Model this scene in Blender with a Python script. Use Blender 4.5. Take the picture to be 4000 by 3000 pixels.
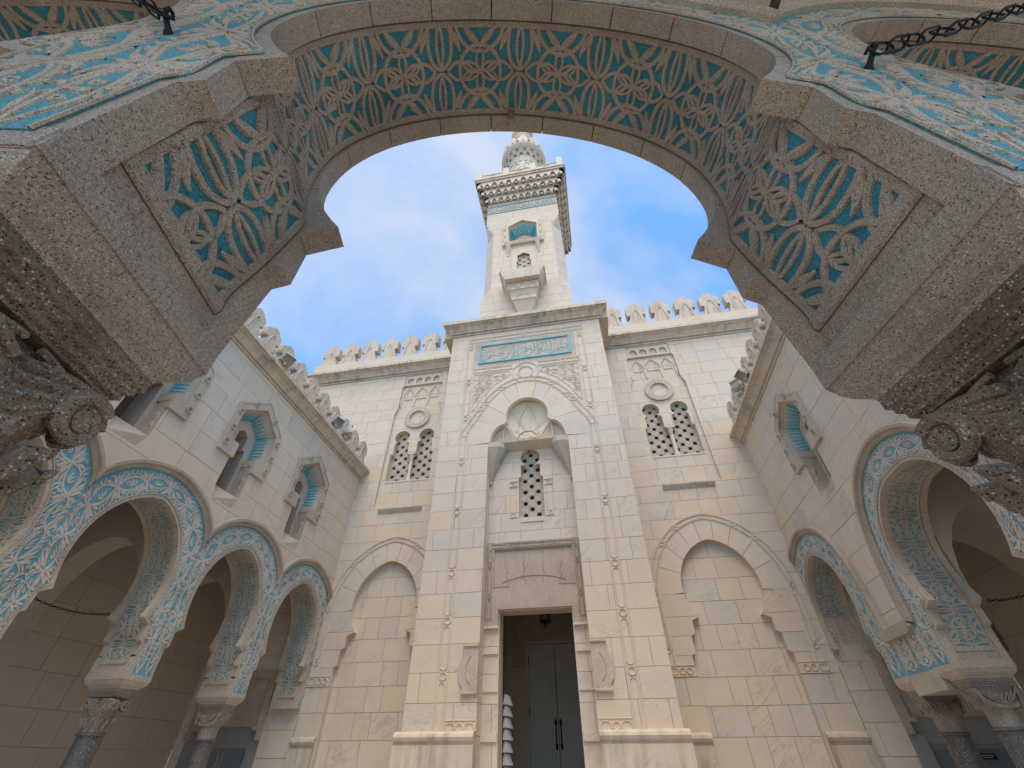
import bpy, bmesh, math, random
from mathutils import Vector, Matrix
from mathutils.geometry import delaunay_2d_cdt
R_ = math.radians
for o in list(bpy.data.objects): bpy.data.objects.remove(o)
scene = bpy.context.scene
COL = scene.collection
EZ = 1.65                      # eye height above the paving; heights below are measured from the eye

# ------------------------------------------------------------------ camera
cam = bpy.data.cameras.new('camera'); camo = bpy.data.objects.new('camera', cam); COL.objects.link(camo)
cam.sensor_width = 36.0; cam.sensor_fit = 'HORIZONTAL'; cam.lens = 1672.53 / 4000 * 36.0
cam.clip_start = 0.02; cam.clip_end = 2000
Rw = Matrix([[0.983855, 0.1789629, -0.0012452], [-0.1195403, 0.6519675, -0.7487647], [-0.1331893, 0.7368247, 0.6628348]])               # world -> camera rows (right, down, forward)
M3 = Matrix(((Rw[0][0], -Rw[1][0], -Rw[2][0]), (Rw[0][1], -Rw[1][1], -Rw[2][1]), (Rw[0][2], -Rw[1][2], -Rw[2][2])))
camo.matrix_world = Matrix.Translation((0, 0, EZ)) @ M3.to_4x4()
scene.camera = camo

# ------------------------------------------------------------------ light
SUN_EL, SUN_AZ = R_(66), R_(172)      # azimuth measured from +Y towards +X: behind the camera, a little left
scene.view_settings.view_transform = 'Standard'; scene.view_settings.look = 'None'
scene.view_settings.exposure = 0.66; scene.view_settings.gamma = 1.0
scene.view_settings.use_curve_mapping = False
sun = bpy.data.lights.new('sun', 'SUN'); sun.energy = 1.65; sun.angle = R_(42); sun.color = (1, .82, .62)
suno = bpy.data.objects.new('sun', sun); COL.objects.link(suno)
sd = Vector((math.sin(SUN_AZ)*math.cos(SUN_EL), math.cos(SUN_AZ)*math.cos(SUN_EL), math.sin(SUN_EL)))
suno.rotation_euler = sd.to_track_quat('Z', 'Y').to_euler(); suno.location = (0, 0, 40)

def nodes(nt):
    N = nt.nodes; L = nt.links
    def nd(t, **k):
        n = N.new(t)
        for a, b in k.items():
            if a == 'inp':
                for i, v in b.items(): n.inputs[i].default_value = v
            else: setattr(n, a, b)
        return n
    return N, L, nd
def ramp(nd, stops, interp='LINEAR'):
    r = nd('ShaderNodeValToRGB'); cr = r.color_ramp; cr.interpolation = interp
    while len(cr.elements) > 1: cr.elements.remove(cr.elements[-1])
    cr.elements[0].position = stops[0][0]; cr.elements[0].color = (*stops[0][1], 1)
    for p, c in stops[1:]:
        e = cr.elements.new(p); e.color = (*c, 1)
    return r
g3 = lambda v: (v, v, v)

world = bpy.data.worlds.new('World'); scene.world = world; world.use_nodes = True
N, L, nd = nodes(world.node_tree); N.clear()
sky = nd('ShaderNodeTexSky', sky_type='NISHITA', sun_disc=False, sun_elevation=SUN_EL, sun_rotation=SUN_AZ)
sky.air_density = 1.0; sky.dust_density = 0.6; sky.ozone_density = 2.0
hs = nd('ShaderNodeHueSaturation', inp={0: .492, 1: 1.25, 2: 1.5})
L.new(sky.outputs[0], hs.inputs['Color'])
tc = nd('ShaderNodeTexCoord')
mp = nd('ShaderNodeMapping'); mp.inputs['Scale'].default_value = (1.0, 1.0, 1.0); mp.inputs['Location'].default_value = (3.1, 1.7, 0.4)
L.new(tc.outputs['Generated'], mp.inputs[0])
n1 = nd('ShaderNodeTexNoise', inp={'Scale': 2.1, 'Detail': 8.0, 'Roughness': .53, 'Distortion': .35})
L.new(mp.outputs[0], n1.inputs['Vector'])
r1 = ramp(nd, [(.40, g3(.08)), (.515, g3(.58)), (.66, g3(.93))])
L.new(n1.outputs[0], r1.inputs[0])
n2 = nd('ShaderNodeTexNoise', inp={'Scale': 6.0, 'Detail': 5.0, 'Roughness': .6})
L.new(mp.outputs[0], n2.inputs['Vector'])
r2 = ramp(nd, [(.3, (2.45, 2.95, 3.9)), (.7, (3.2, 3.4, 4.05))])
L.new(n2.outputs[0], r2.inputs[0])
mx = nd('ShaderNodeMix', data_type='RGBA')
L.new(r1.outputs[0], mx.inputs[0]); L.new(hs.outputs[0], mx.inputs[6]); L.new(r2.outputs[0], mx.inputs[7])
bg = nd('ShaderNodeBackground'); bg.inputs[1].default_value = 0.15
L.new(mx.outputs[2], bg.inputs[0]); wo = nd('ShaderNodeOutputWorld'); L.new(bg.outputs[0], wo.inputs[0])

# ------------------------------------------------------------------ materials
MAT = {}
def new_mat(name, rough=.7, spec=.3):
    m = bpy.data.materials.new(name); m.use_nodes = True; N, L, nd = nodes(m.node_tree); N.clear()
    b = nd('ShaderNodeBsdfPrincipled'); o = nd('ShaderNodeOutputMaterial'); L.new(b.outputs[0], o.inputs[0])
    b.inputs['Roughness'].default_value = rough; b.inputs['Specular IOR Level'].default_value = spec
    MAT[name] = m; return m, N, L, nd, b
def mix(nd, L, fac, a, b, mode='MIX'):
    m = nd('ShaderNodeMix', data_type='RGBA', blend_type=mode)
    for i, v in ((0, fac), (6, a), (7, b)):
        if isinstance(v, (int, float)): m.inputs[i].default_value = v
        elif isinstance(v, tuple): m.inputs[i].default_value = (*v, 1)
        else: L.new(v, m.inputs[i])
    return m.outputs[2]
def vmap(nd, L, src, scale):
    m = nd('ShaderNodeMapping'); m.inputs['Scale'].default_value = scale; L.new(src, m.inputs[0]); return m.outputs[0]
def noise(nd, L, vec, scale, detail=3, rough=.5, dist=0):
    n = nd('ShaderNodeTexNoise', inp={'Scale': scale, 'Detail': detail, 'Roughness': rough, 'Distortion': dist}); L.new(vec, n.inputs['Vector']); return n.outputs[0]
def bump(nd, L, b, h, strength, dist):
    n = nd('ShaderNodeBump', inp={'Strength': strength, 'Distance': dist}); L.new(h, n.inputs['Height']); L.new(n.outputs[0], b.inputs['Normal'])

def marble(name, random_tint=True, warm=0.0, dirt=.35):
    m, N, L, nd, b = new_mat(name, .62, .25)
    geo = nd('ShaderNodeNewGeometry'); P = geo.outputs['Position']
    oi = nd('ShaderNodeObjectInfo')
    off = nd('ShaderNodeVectorMath', operation='SCALE'); off.inputs[3].default_value = 1.0
    cx = nd('ShaderNodeCombineXYZ')
    if random_tint:
        mm = nd('ShaderNodeMath', operation='MULTIPLY'); mm.inputs[1].default_value = 57.0; L.new(oi.outputs['Random'], mm.inputs[0])
        for i in range(3): L.new(mm.outputs[0], cx.inputs[i])
    add = nd('ShaderNodeVectorMath', operation='ADD'); L.new(P, add.inputs[0]); L.new(cx.outputs[0], add.inputs[1])
    V = add.outputs[0]
    tint = ramp(nd, [(0, (.69, .575, .435)), (.22, (.70, .595, .46)), (.45, (.68, .59, .475)), (.62, (.71, .58, .42)), (.74, (.63, .57, .485)), (.86, (.70, .595, .46)), (1, (.645, .565, .455))])
    if random_tint: L.new(oi.outputs['Random'], tint.inputs[0])
    else:
        L.new(noise(nd, L, V, .35, 2), tint.inputs[0])
    cl = ramp(nd, [(.3, (.93, .93, .945)), (.55, (1, 1, 1)), (.75, (1.02, .98, .93))])
    L.new(noise(nd, L, V, 1.7, 4, .55, 1.2), cl.inputs[0])
    c = mix(nd, L, 1.0, tint.outputs[0], cl.outputs[0], 'MULTIPLY')
    # veins: thin bands of a warped noise, stretched diagonally
    vv = nd('ShaderNodeVectorRotate', rotation_type='EULER_XYZ'); vv.inputs['Rotation'].default_value = (.2, .6, .3); L.new(V, vv.inputs[0])
    vn = noise(nd, L, vmap(nd, L, vv.outputs[0], (1.0, 1.0, 3.2)), 1.1, 5, .6, 1.6)
    vr = ramp(nd, [(.478, g3(0)), (.497, g3(.75)), (.503, g3(.75)), (.53, g3(0))])
    L.new(vn, vr.inputs[0])
    vm = ramp(nd, [(.48, g3(0)), (.64, g3(1))]); L.new(noise(nd, L, V, .8, 2), vm.inputs[0])
    vf = mix(nd, L, 1.0, vr.outputs[0], vm.outputs[0], 'MULTIPLY')
    c = mix(nd, L, mix(nd, L, .7, (0, 0, 0), vf), c, (.36, .34, .33))
    # rain streaks and brown run-off: long in z
    st = noise(nd, L, vmap(nd, L, P, (3.0, 3.0, .28)), 1.6, 4, .6)
    sr = ramp(nd, [(.56, g3(0)), (.78, g3(1))]); L.new(st, sr.inputs[0])
    blot = ramp(nd, [(.5, g3(0)), (.68, g3(1))]); L.new(noise(nd, L, P, .55, 3), blot.inputs[0])
    sf = mix(nd, L, 1.0, sr.outputs[0], blot.outputs[0], 'MULTIPLY')
    sc = mix(nd, L, dirt, (0, 0, 0), sf)
    c = mix(nd, L, sc, c, (.36, .27, .18))
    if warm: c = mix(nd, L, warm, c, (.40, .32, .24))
    L.new(c, b.inputs['Base Color'])
    fine = noise(nd, L, P, 60, 3)
    bump(nd, L, b, fine, .25, .004)
    rr = ramp(nd, [(0, g3(.5)), (1, g3(.75))]); L.new(noise(nd, L, V, 3, 2), rr.inputs[0]); L.new(rr.outputs[0], b.inputs['Roughness'])
    return m
def weathered():
    m = marble('marble_dirty', False, .12, .8); nt = m.node_tree; N, L, nd = nodes(nt); b = [n for n in N if n.type == 'BSDF_PRINCIPLED'][0]
    src = b.inputs['Base Color'].links[0].from_socket; geo = nd('ShaderNodeNewGeometry'); P = geo.outputs['Position']
    k = ramp(nd, [(.42, g3(0)), (.70, g3(.85))]); L.new(noise(nd, L, vmap(nd, L, P, (5, 5, .5)), 1.6, 5, .65), k.inputs[0])
    k2 = ramp(nd, [(.42, g3(.15)), (.6, g3(1))]); L.new(noise(nd, L, P, 1.3, 4, .6), k2.inputs[0])
    L.new(mix(nd, L, mix(nd, L, 1.0, k.outputs[0], k2.outputs[0], 'MULTIPLY'), src, (.22, .20, .17)), b.inputs['Base Color'])
weathered(); marble('marble'); marble('marble_trim', False, 0.0, .45)
marble('marble_shaded', True, .62, .3)       # same marble, with the shade of the interiors mixed into its colour

def flat(name, col, rough=.7, metal=0, spec=.3, var=.12, scale=8, b_=0):
    m, N, L, nd, b = new_mat(name, rough, spec); b.inputs['Metallic'].default_value = metal
    geo = nd('ShaderNodeNewGeometry')
    r = ramp(nd, [(.3, tuple(x*(1-var) for x in col)), (.7, tuple(min(1, x*(1+var)) for x in col))])
    n = noise(nd, L, geo.outputs['Position'], scale, 4, .6); L.new(n, r.inputs[0]); L.new(r.outputs[0], b.inputs['Base Color'])
    if b_: bump(nd, L, b, n, b_, .01)
    return m
flat('mortar', (.33, .26, .18), .9); flat('iron', (.018, .022, .02), .55, .6, .4, .4, 40)
flat('door_paint', (.47, .47, .44), .45, 0, .4, .07, 3); flat('white_paint', (.42, .42, .40), .5, 0, .4, .06, 4)
flat('hole_dark', (.17, .095, .07), .8); flat('lamp_grey', (.52, .52, .50), .5, .1, .4, .1, 12)
flat('lamp_glass', (.26, .28, .26), .12, 0, .6, .2, 4); flat('brass', (.5, .36, .14), .35, 1)
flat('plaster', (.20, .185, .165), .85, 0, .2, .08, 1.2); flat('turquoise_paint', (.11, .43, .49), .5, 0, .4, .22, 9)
flat('pale_turquoise', (.20, .41, .40), .6, 0, .3, .15, 9); flat('letter_blue', (.10, .34, .40), .6, 0, .3, .2, 14)
flat('glass_panel', (.16, .19, .20), .12, 0, .6, .1, 1); flat('frame_metal', (.28, .27, .25), .6, 0, .2, .1, 5)
flat('sign_black', (.015, .015, .015), .4); flat('paving', (.50, .46, .40), .85, 0, .2, .14, .9, .2); flat('soil', (.24, .22, .18), .95, 0, .1, .2, .2)
flat('rust', (.26, .15, .07), .9, 0, .1, .3, 30)

def aggregate(name, base, chips, scale, dark_amt, light_amt, rough=.75, dirt=.25, sparkle=0, bstr=.35, var=.14, ao=0):
    """exposed-stone concrete: grains of crushed stone in a cement matrix"""
    m, N, L, nd, b = new_mat(name, rough, .35)
    geo = nd('ShaderNodeNewGeometry'); P = geo.outputs['Position']
    vo = nd('ShaderNodeTexVoronoi', feature='F1', inp={'Scale': scale, 'Randomness': 1.0}); L.new(P, vo.inputs['Vector'])
    sep = nd('ShaderNodeSeparateColor'); L.new(vo.outputs['Color'], sep.inputs[0])
    dk = ramp(nd, [(0, g3(1)), (dark_amt, g3(0))], 'CONSTANT'); L.new(sep.outputs[0], dk.inputs[0])
    lt = ramp(nd, [(0, g3(0)), (1-light_amt, g3(1))], 'CONSTANT'); L.new(sep.outputs[1], lt.inputs[0])
    core = ramp(nd, [(.25, g3(1)), (.55, g3(0))]); L.new(vo.outputs['Distance'], core.inputs[0])
    patch = ramp(nd, [(.3, tuple(x*(1-var) for x in base)), (.7, tuple(min(1, x*(1+var)) for x in base))])
    L.new(noise(nd, L, P, 2.2, 4, .6), patch.inputs[0])
    gr = ramp(nd, [(.0, g3(.86)), (1, g3(1.14))]); L.new(sep.outputs[2], gr.inputs[0])
    v2 = nd('ShaderNodeTexVoronoi', feature='F1', inp={'Scale': scale*2.3, 'Randomness': 1.0}); L.new(P, v2.inputs['Vector'])
    s2_ = nd('ShaderNodeSeparateColor'); L.new(v2.outputs['Color'], s2_.inputs[0])
    g2_ = ramp(nd, [(0, g3(.45)), (.12, g3(.86)), (.8, g3(1.08)), (.9, g3(1.5))], 'CONSTANT'); L.new(s2_.outputs[0], g2_.inputs[0])
    c = mix(nd, L, 1.0, patch.outputs[0], gr.outputs[0], 'MULTIPLY'); c = mix(nd, L, .8, c, g2_.outputs[0], 'MULTIPLY')
    dm = mix(nd, L, 1.0, dk.outputs[0], core.outputs[0], 'MULTIPLY'); lm = mix(nd, L, 1.0, lt.outputs[0], core.outputs[0], 'MULTIPLY')
    c = mix(nd, L, lm, c, chips[1]); c = mix(nd, L, dm, c, chips[0])
    st = ramp(nd, [(.5, g3(0)), (.75, g3(1))]); L.new(noise(nd, L, vmap(nd, L, P, (1.5, 1.5, .6)), 1.8, 5, .65), st.inputs[0])
    sc = mix(nd, L, dirt, (0, 0, 0), st.outputs[0])
    c = mix(nd, L, sc, c, tuple(x*.42 for x in base))
    L.new(c, b.inputs['Base Color'])
    if sparkle:
        rr = ramp(nd, [(0, g3(.12)), (sparkle, g3(rough))], 'CONSTANT'); L.new(sep.outputs[1], rr.inputs[0]); L.new(rr.outputs[0], b.inputs['Roughness'])
    bump(nd, L, b, vo.outputs['Distance'], bstr, .004)
    return m
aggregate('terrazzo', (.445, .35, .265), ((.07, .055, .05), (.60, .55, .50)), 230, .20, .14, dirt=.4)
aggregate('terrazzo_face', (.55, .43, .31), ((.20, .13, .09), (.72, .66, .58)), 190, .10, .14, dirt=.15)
aggregate('capital_stone', (.255, .19, .13), ((.018, .016, .016), (.58, .54, .48)), 165, .20, .16, dirt=.85, bstr=.6, var=.3)
aggregate('turquoise_mosaic', (.045, .255, .315), ((.012, .12, .17), (.16, .52, .60)), 230, .12, .12, dirt=.5, sparkle=.2, var=.25)
aggregate('turquoise_face', (.17, .435, .50), ((.10, .32, .40), (.30, .57, .61)), 120, .1, .1, dirt=.35, var=.2)
aggregate('turquoise_pale', (.11, .34, .37), ((.07, .24, .28), (.26, .50, .52)), 190, .12, .12, dirt=.4)
aggregate('relief_cream', (.63, .56, .465), ((.40, .33, .26), (.75, .72, .67)), 130, .08, .10, dirt=.12)
aggregate('terrazzo_side', (.58, .485, .375), ((.34, .27, .21), (.70, .65, .58)), 150, .10, .10, dirt=.25)
aggregate('hood_stone', (.50, .405, .31), ((.3, .22, .15), (.66, .58, .48)), 150, .1, .1, dirt=.35)
aggregate('carved_capital', (.33, .28, .225), ((.10, .08, .07), (.5, .45, .4)), 90, .1, .1, dirt=.6, bstr=.5)
aggregate('granite', (.15, .135, .12), ((.03, .03, .035), (.48, .47, .46)), 75, .3, .10, rough=.35, dirt=.1, bstr=.05)

# ------------------------------------------------------------------ geometry helpers
class MB:
    def __init__(s): s.v = []; s.f = []
    def add(s, vs, fs):
        k = len(s.v); s.v += [tuple(v) for v in vs]; s.f += [tuple(i+k for i in f) for f in fs]; return s
    def box(s, x0, x1, y0, y1, z0, z1):
        return s.add([(x0,y0,z0),(x1,y0,z0),(x1,y1,z0),(x0,y1,z0),(x0,y0,z1),(x1,y0,z1),(x1,y1,z1),(x0,y1,z1)],
                     [(0,3,2,1),(4,5,6,7),(0,1,5,4),(1,2,6,5),(2,3,7,6),(3,0,4,7)])
    def hull8(s, bottom, top):      # two quads given as 4 points each
        return s.add(list(bottom)+list(top), [(0,3,2,1),(4,5,6,7),(0,1,5,4),(1,2,6,5),(2,3,7,6),(3,0,4,7)])
    def prism(s, outer, holes, y0, y1, back=True):
        V, T = region_tris([outer]+list(holes)); k = len(V)
        s.add([(x, y0, z) for x, z in V] + [(x, y1, z) for x, z in V],
              [t for t in T] + ([(c+k, b+k, a+k) for a, b, c in T] if back else []))
        for lp in [outer]+list(holes):
            n = len(lp); s.add([(x, y0, z) for x, z in lp]+[(x, y1, z) for x, z in lp], [(i, (i+1) % n, (i+1) % n+n, i+n) for i in range(n)])
        return s
    def sweep(s, path, prof, closed=False, axis='xz'):
        """cross section prof [(o, y)] carried along a path in the xz plane; o is measured along the path's left normal"""
        n = len(path); rows = []
        for i, p in enumerate(path):
            a = path[(i-1) % n] if (closed or i > 0) else None; c = path[(i+1) % n] if (closed or i < n-1) else None
            d1 = norm2(sub2(p, a)) if a is not None and dist2(p, a) > 1e-9 else None
            d2 = norm2(sub2(c, p)) if c is not None and dist2(p, c) > 1e-9 else None
            d1 = d1 or d2; d2 = d2 or d1
            n1_ = (-d1[1], d1[0]); n2_ = (-d2[1], d2[0]); m = norm2((n1_[0]+n2_[0], n1_[1]+n2_[1]))
            k = 1/max(.35, m[0]*n1_[0]+m[1]*n1_[1])
            rows.append([(p[0]+m[0]*o*k, y, p[1]+m[1]*o*k) for o, y in prof])
        q = len(prof); vs = [v for r in rows for v in r]; fs = []
        for i in range(n if closed else n-1):
            j = (i+1) % n
            for t in range(q-1): fs.append((i*q+t, i*q+t+1, j*q+t+1, j*q+t))
        if not closed: fs.append(tuple(range(q))); fs.append(tuple(reversed([(n-1)*q+t for t in range(q)])))
        return s.add(vs, fs)
    def tube(s, pts, r, n=8, closed=False):
        pts = [Vector(p) for p in pts]; m = len(pts); vs = []
        rr = r if isinstance(r, (list, tuple)) else [r]*m
        up = None
        for i, p in enumerate(pts):
            a = pts[(i-1) % m] if (closed or i > 0) else p; c = pts[(i+1) % m] if (closed or i < m-1) else p
            t = (c-a).normalized()
            if up is None: up = t.orthogonal().normalized()
            u = (up - t*up.dot(t)).normalized(); up = u; w = t.cross(u)
            vs += [p + (u*math.cos(2*math.pi*k/n) + w*math.sin(2*math.pi*k/n))*rr[i] for k in range(n)]
        fs = []
        for i in range(m if closed else m-1):
            j = (i+1) % m
            for k in range(n): fs.append((i*n+k, i*n+(k+1) % n, j*n+(k+1) % n, j*n+k))
        if not closed: fs += [tuple(reversed(range(n))), tuple((m-1)*n+k for k in range(n))]
        return s.add(vs, fs)
    def lathe(s, prof, cx=0, cy=0, n=24, sx=1, sy=1, phase=0, square=0):
        vs = []
        for r, z in prof:
            for k in range(n):
                a = 2*math.pi*k/n+phase; vs.append((cx+r*math.cos(a)*sx, cy+r*math.sin(a)*sy, z))
        fs = []
        for i in range(len(prof)-1):
            for k in range(n): fs.append((i*n+k, i*n+(k+1) % n, (i+1)*n+(k+1) % n, (i+1)*n+k))
        fs += [tuple(reversed(range(n))), tuple((len(prof)-1)*n+k for k in range(n))]
        return s.add(vs, fs)
    def loft(s, rings):             # rings of equal length, each a list of 3D points
        n = len(rings[0]); vs = [p for r in rings for p in r]; fs = []
        for i in range(len(rings)-1):
            for k in range(n): fs.append((i*n+k, i*n+(k+1) % n, (i+1)*n+(k+1) % n, (i+1)*n+k))
        fs += [tuple(reversed(range(n))), tuple((len(rings)-1)*n+k for k in range(n))]
        return s.add(vs, fs)
    def xform(s, fn): s.v = [tuple(fn(*v)) for v in s.v]; return s
    def join(s, o): return s.add(o.v, o.f)

def sub2(a, b): return (a[0]-b[0], a[1]-b[1])
def dist2(a, b): return math.hypot(a[0]-b[0], a[1]-b[1])
def norm2(a):
    l = math.hypot(*a) or 1; return (a[0]/l, a[1]/l)
def inside(p, loops):
    x, y = p; c = False
    for lp in loops:
        n = len(lp)
        for i in range(n):
            x1, y1 = lp[i]; x2, y2 = lp[(i+1) % n]
            if (y1 > y) != (y2 > y) and x < (x2-x1)*(y-y1)/(y2-y1)+x1: c = not c
    return c
def region_tris(loops, extra=None):
    vs = []; es = []
    for lp in loops + (extra or []):
        k = len(vs); vs += [Vector(p) for p in lp]; es += [(k+i, k+(i+1) % len(lp)) for i in range(len(lp))]
    V, E, F, *_ = delaunay_2d_cdt(vs, es, [], 0, 1e-6)
    V = [(v.x, v.y) for v in V]; T = []
    for f in F:
        c = (sum(V[i][0] for i in f)/3, sum(V[i][1] for i in f)/3)
        if inside(c, loops) and (not extra or inside(c, extra)):
            a, b_, c_ = (V[i] for i in f)
            if abs((b_[0]-a[0])*(c_[1]-a[1])-(b_[1]-a[1])*(c_[0]-a[0])) > 1e-9: T.append(tuple(f))
    return V, T
def raw_mesh(name, verts, faces, mat, smooth=False, fix=True):
    me = bpy.data.meshes.new(name); me.from_pydata([tuple(v) for v in verts], [], faces)
    me.validate()
    if fix:
        bm = bmesh.new(); bm.from_mesh(me); bmesh.ops.remove_doubles(bm, verts=bm.verts, dist=1e-5)
        bmesh.ops.recalc_face_normals(bm, faces=bm.faces); bm.to_mesh(me); bm.free()
    if mat: me.materials.append(MAT[mat] if isinstance(mat, str) else mat)
    if smooth:
        me.shade_smooth()
        if hasattr(me, 'set_sharp_from_angle'): me.set_sharp_from_angle(angle=R_(38))
    return me
class Thing:
    """an Empty at the thing's base; part geometry is given in the frame's coordinates"""
    def __init__(s, name, label, cat, frame, base=(0, 0, -EZ), group=None):
        s.o = bpy.data.objects.new(name, None); COL.objects.link(s.o); s.o.empty_display_size = .3
        s.base = Vector(base); s.frame = frame
        s.o.matrix_world = Matrix.Translation((0, 0, EZ)) @ frame @ Matrix.Translation(s.base)
        s.o['label'] = label; s.o['category'] = cat
        if group: s.o['group'] = group
    def part(s, name, mb, mat, parent=None, smooth=False, stuff=False, label=None):
        me = raw_mesh(name, [Vector(v)-s.base for v in mb.v], mb.f, mat, smooth)
        return s.link(name, me, parent, stuff=stuff, label=label)
    def link(s, name, me, parent=None, loc=(0, 0, 0), stuff=False, label=None):
        o = bpy.data.objects.new(name, me); COL.objects.link(o); o.parent = parent or s.o; o.location = loc
        if stuff: o['kind'] = 'stuff'
        if label: o['label'] = label
        return o
def solo(name, mb, mat, label, cat, frame, base, group=None, kind=None, smooth=False):
    me = raw_mesh(name, [Vector(v)-Vector(base) for v in mb.v], mb.f, mat, smooth)
    o = bpy.data.objects.new(name, me); COL.objects.link(o)
    o.matrix_world = Matrix.Translation((0, 0, EZ)) @ frame @ Matrix.Translation(base)
    if kind: o['kind'] = kind
    else:
        o['label'] = label; o['category'] = cat
        if group: o['group'] = group
    return o
def frame(x, y, deg): return Matrix.Translation((x, y, 0)) @ Matrix.Rotation(R_(deg), 4, 'Z')

# blocks of ashlar clipped to a region --------------------------------------------------------
_bc = {}
BLOCKS = 0
def blocks(th, polys, region, y, t, mat='marble', rnd=None, name='stone_block', cap=290, jitter=.002, parent=None):
    """each polygon in polys, clipped to region (list of loops), becomes one stone: front at y, sides back to y+t"""
    global BLOCKS
    rnd = rnd or random.Random(5); out = []
    xs = [p[0] for l in region for p in l]; zs = [p[1] for l in region for p in l]
    rb = (min(xs), max(xs), min(zs), max(zs))
    edges = [(l[i], l[(i+1) % len(l)]) for l in region for i in range(len(l))]
    def piece(V, T, cx, cz, poly, near):
        ar = sum(abs((V[b_][0]-V[a][0])*(V[c][1]-V[a][1])-(V[b_][1]-V[a][1])*(V[c][0]-V[a][0]))/2 for a, b_, c in T)
        if ar < .0018: return
        key = None
        if not near: key = (len(poly), mat, t)+tuple(round(q-w, 3) for p in poly for q, w in zip(p, (cx, cz)))
        if key and key in _bc: me = _bc[key]
        else:
            used = sorted({i for tt in T for i in tt}); ix = {v: k for k, v in enumerate(used)}; n = len(used)
            vs = [(V[i][0]-cx, 0, V[i][1]-cz) for i in used] + [(V[i][0]-cx, t, V[i][1]-cz) for i in used]
            cnt = {}
            for tt in T:
                for a, b_ in ((tt[0], tt[1]), (tt[1], tt[2]), (tt[2], tt[0])): cnt.setdefault(tuple(sorted((a, b_))), []).append((a, b_))
            if not near: fs = [tuple(range(len(poly)))]
            else: fs = [tuple(ix[i] for i in tt) for tt in T]
            for k, l in cnt.items():
                if len(l) == 1: a, b_ = l[0]; fs.append((ix[b_], ix[a], ix[a]+n, ix[b_]+n))
            me = raw_mesh(name, vs, fs, mat, fix=True)
            if key: _bc[key] = me
        out.append((ar, me, (cx, y+rnd.uniform(-jitter, jitter), cz)))
    for poly in polys:
        x0 = min(p[0] for p in poly); x1 = max(p[0] for p in poly); z0 = min(p[1] for p in poly); z1 = max(p[1] for p in poly)
        if x1 < rb[0] or x0 > rb[1] or z1 < rb[2] or z0 > rb[3]: continue
        near = any(max(a[0], b_[0]) > x0 and min(a[0], b_[0]) < x1 and max(a[1], b_[1]) > z0 and min(a[1], b_[1]) < z1 for a, b_ in edges)
        if not near:
            if not inside(((x0+x1)/2, (z0+z1)/2), region): continue
            V = poly; T = [(0, i, i+1) for i in range(1, len(poly)-1)]
        else:
            V, T = region_tris(region, [poly])
            if not T: continue
            comp = []
            for tt in T:
                hit = [c_ for c_ in comp if len(c_[0] & set(tt)) >= 2 and any(len(set(tt) & set(o_)) >= 2 for o_ in c_[1])]
                new = (set(tt), [tt])
                for c_ in hit: new[0].update(c_[0]); new[1].extend(c_[1]); comp.remove(c_)
                comp.append(new)
            if len(comp) > 1:
                comp.sort(key=lambda c_: -len(c_[1])); extra_ = [c_[1] for c_ in comp[1:]]; T = comp[0][1]
                for T2_ in extra_:
                    piece(V, T2_, (x0+x1)/2, (z0+z1)/2, None, True)
        piece(V, T, (x0+x1)/2, (z0+z1)/2, poly, near)
    out.sort(key=lambda a: -a[0])
    for ar, me, loc in out[:cap]:
        th.link(name, me, parent, Vector(loc)-(th.base if parent is None else Vector((0, 0, 0)))); BLOCKS += 1
    if out[cap:]:
        mb = MB()
        for ar, me, loc in out[cap:]: mb.add([Vector(v.co)+Vector(loc) for v in me.vertices], [tuple(p.vertices) for p in me.polygons])
        th.part('small_stones', mb, mat, parent, stuff=True)
    return len(out)
J = .0034
def rect(x0, x1, z0, z1, j=J): return [(x0+j, z0+j), (x1-j, z0+j), (x1-j, z1-j), (x0+j, z1-j)]
def courses(x0, x1, zs, rnd, lens=(.36, .52, .66, .8, .95)):
    out = []
    for a, b_ in zip(zs[:-1], zs[1:]):
        x = x0 - rnd.uniform(0, .5)
        while x < x1:
            w = rnd.choice(lens)*rnd.uniform(.92, 1.08); out.append(rect(x, x+w, a, b_)); x += w
    return out
def zrange(a, b_, h): return [a+h*i for i in range(int((b_-a)/h)+2)]
def arc(cx, cz, r, a0, a1, n, rz=None):
    rz = rz or r
    return [(cx+r*math.cos(R_(a0+(a1-a0)*i/n)), cz+rz*math.sin(R_(a0+(a1-a0)*i/n))) for i in range(n+1)]
def mirror(pts): return [(-x, z) for x, z in reversed(pts)]
def resample(pts, n):
    L_ = [0]
    for a, b_ in zip(pts[:-1], pts[1:]): L_.append(L_[-1]+dist2(a, b_))
    out = []; k = 0
    for i in range(n+1):
        d = L_[-1]*i/n
        while k < len(pts)-2 and L_[k+1] < d: k += 1
        t = (d-L_[k])/max(1e-9, L_[k+1]-L_[k]); a, b_ = pts[k], pts[k+1]
        out.append((a[0]+(b_[0]-a[0])*t, a[1]+(b_[1]-a[1])*t))
    return out
def smooth2(pts, it=2):
    for _ in range(it):
        o = [pts[0]]
        for a, b_ in zip(pts[:-1], pts[1:]): o += [(a[0]*.75+b_[0]*.25, a[1]*.75+b_[1]*.25), (a[0]*.25+b_[0]*.75, a[1]*.25+b_[1]*.75)]
        pts = o+[pts[-1]]
    return pts
def offc(loop, d):
    o = []; n = len(loop); A_ = sum(loop[i][0]*loop[(i+1) % n][1]-loop[(i+1) % n][0]*loop[i][1] for i in range(n)); sg = 1 if A_ < 0 else -1
    for i, p in enumerate(loop):
        d1 = norm2(sub2(p, loop[i-1])); d2 = norm2(sub2(loop[(i+1) % n], p)); m = norm2((-d1[1]-d2[1], d1[0]+d2[0])); k = 1/max(.5, -m[0]*d1[1]+m[1]*d1[0])
        o.append((p[0]+sg*m[0]*d*k, p[1]+sg*m[1]*d*k))
    return o
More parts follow.
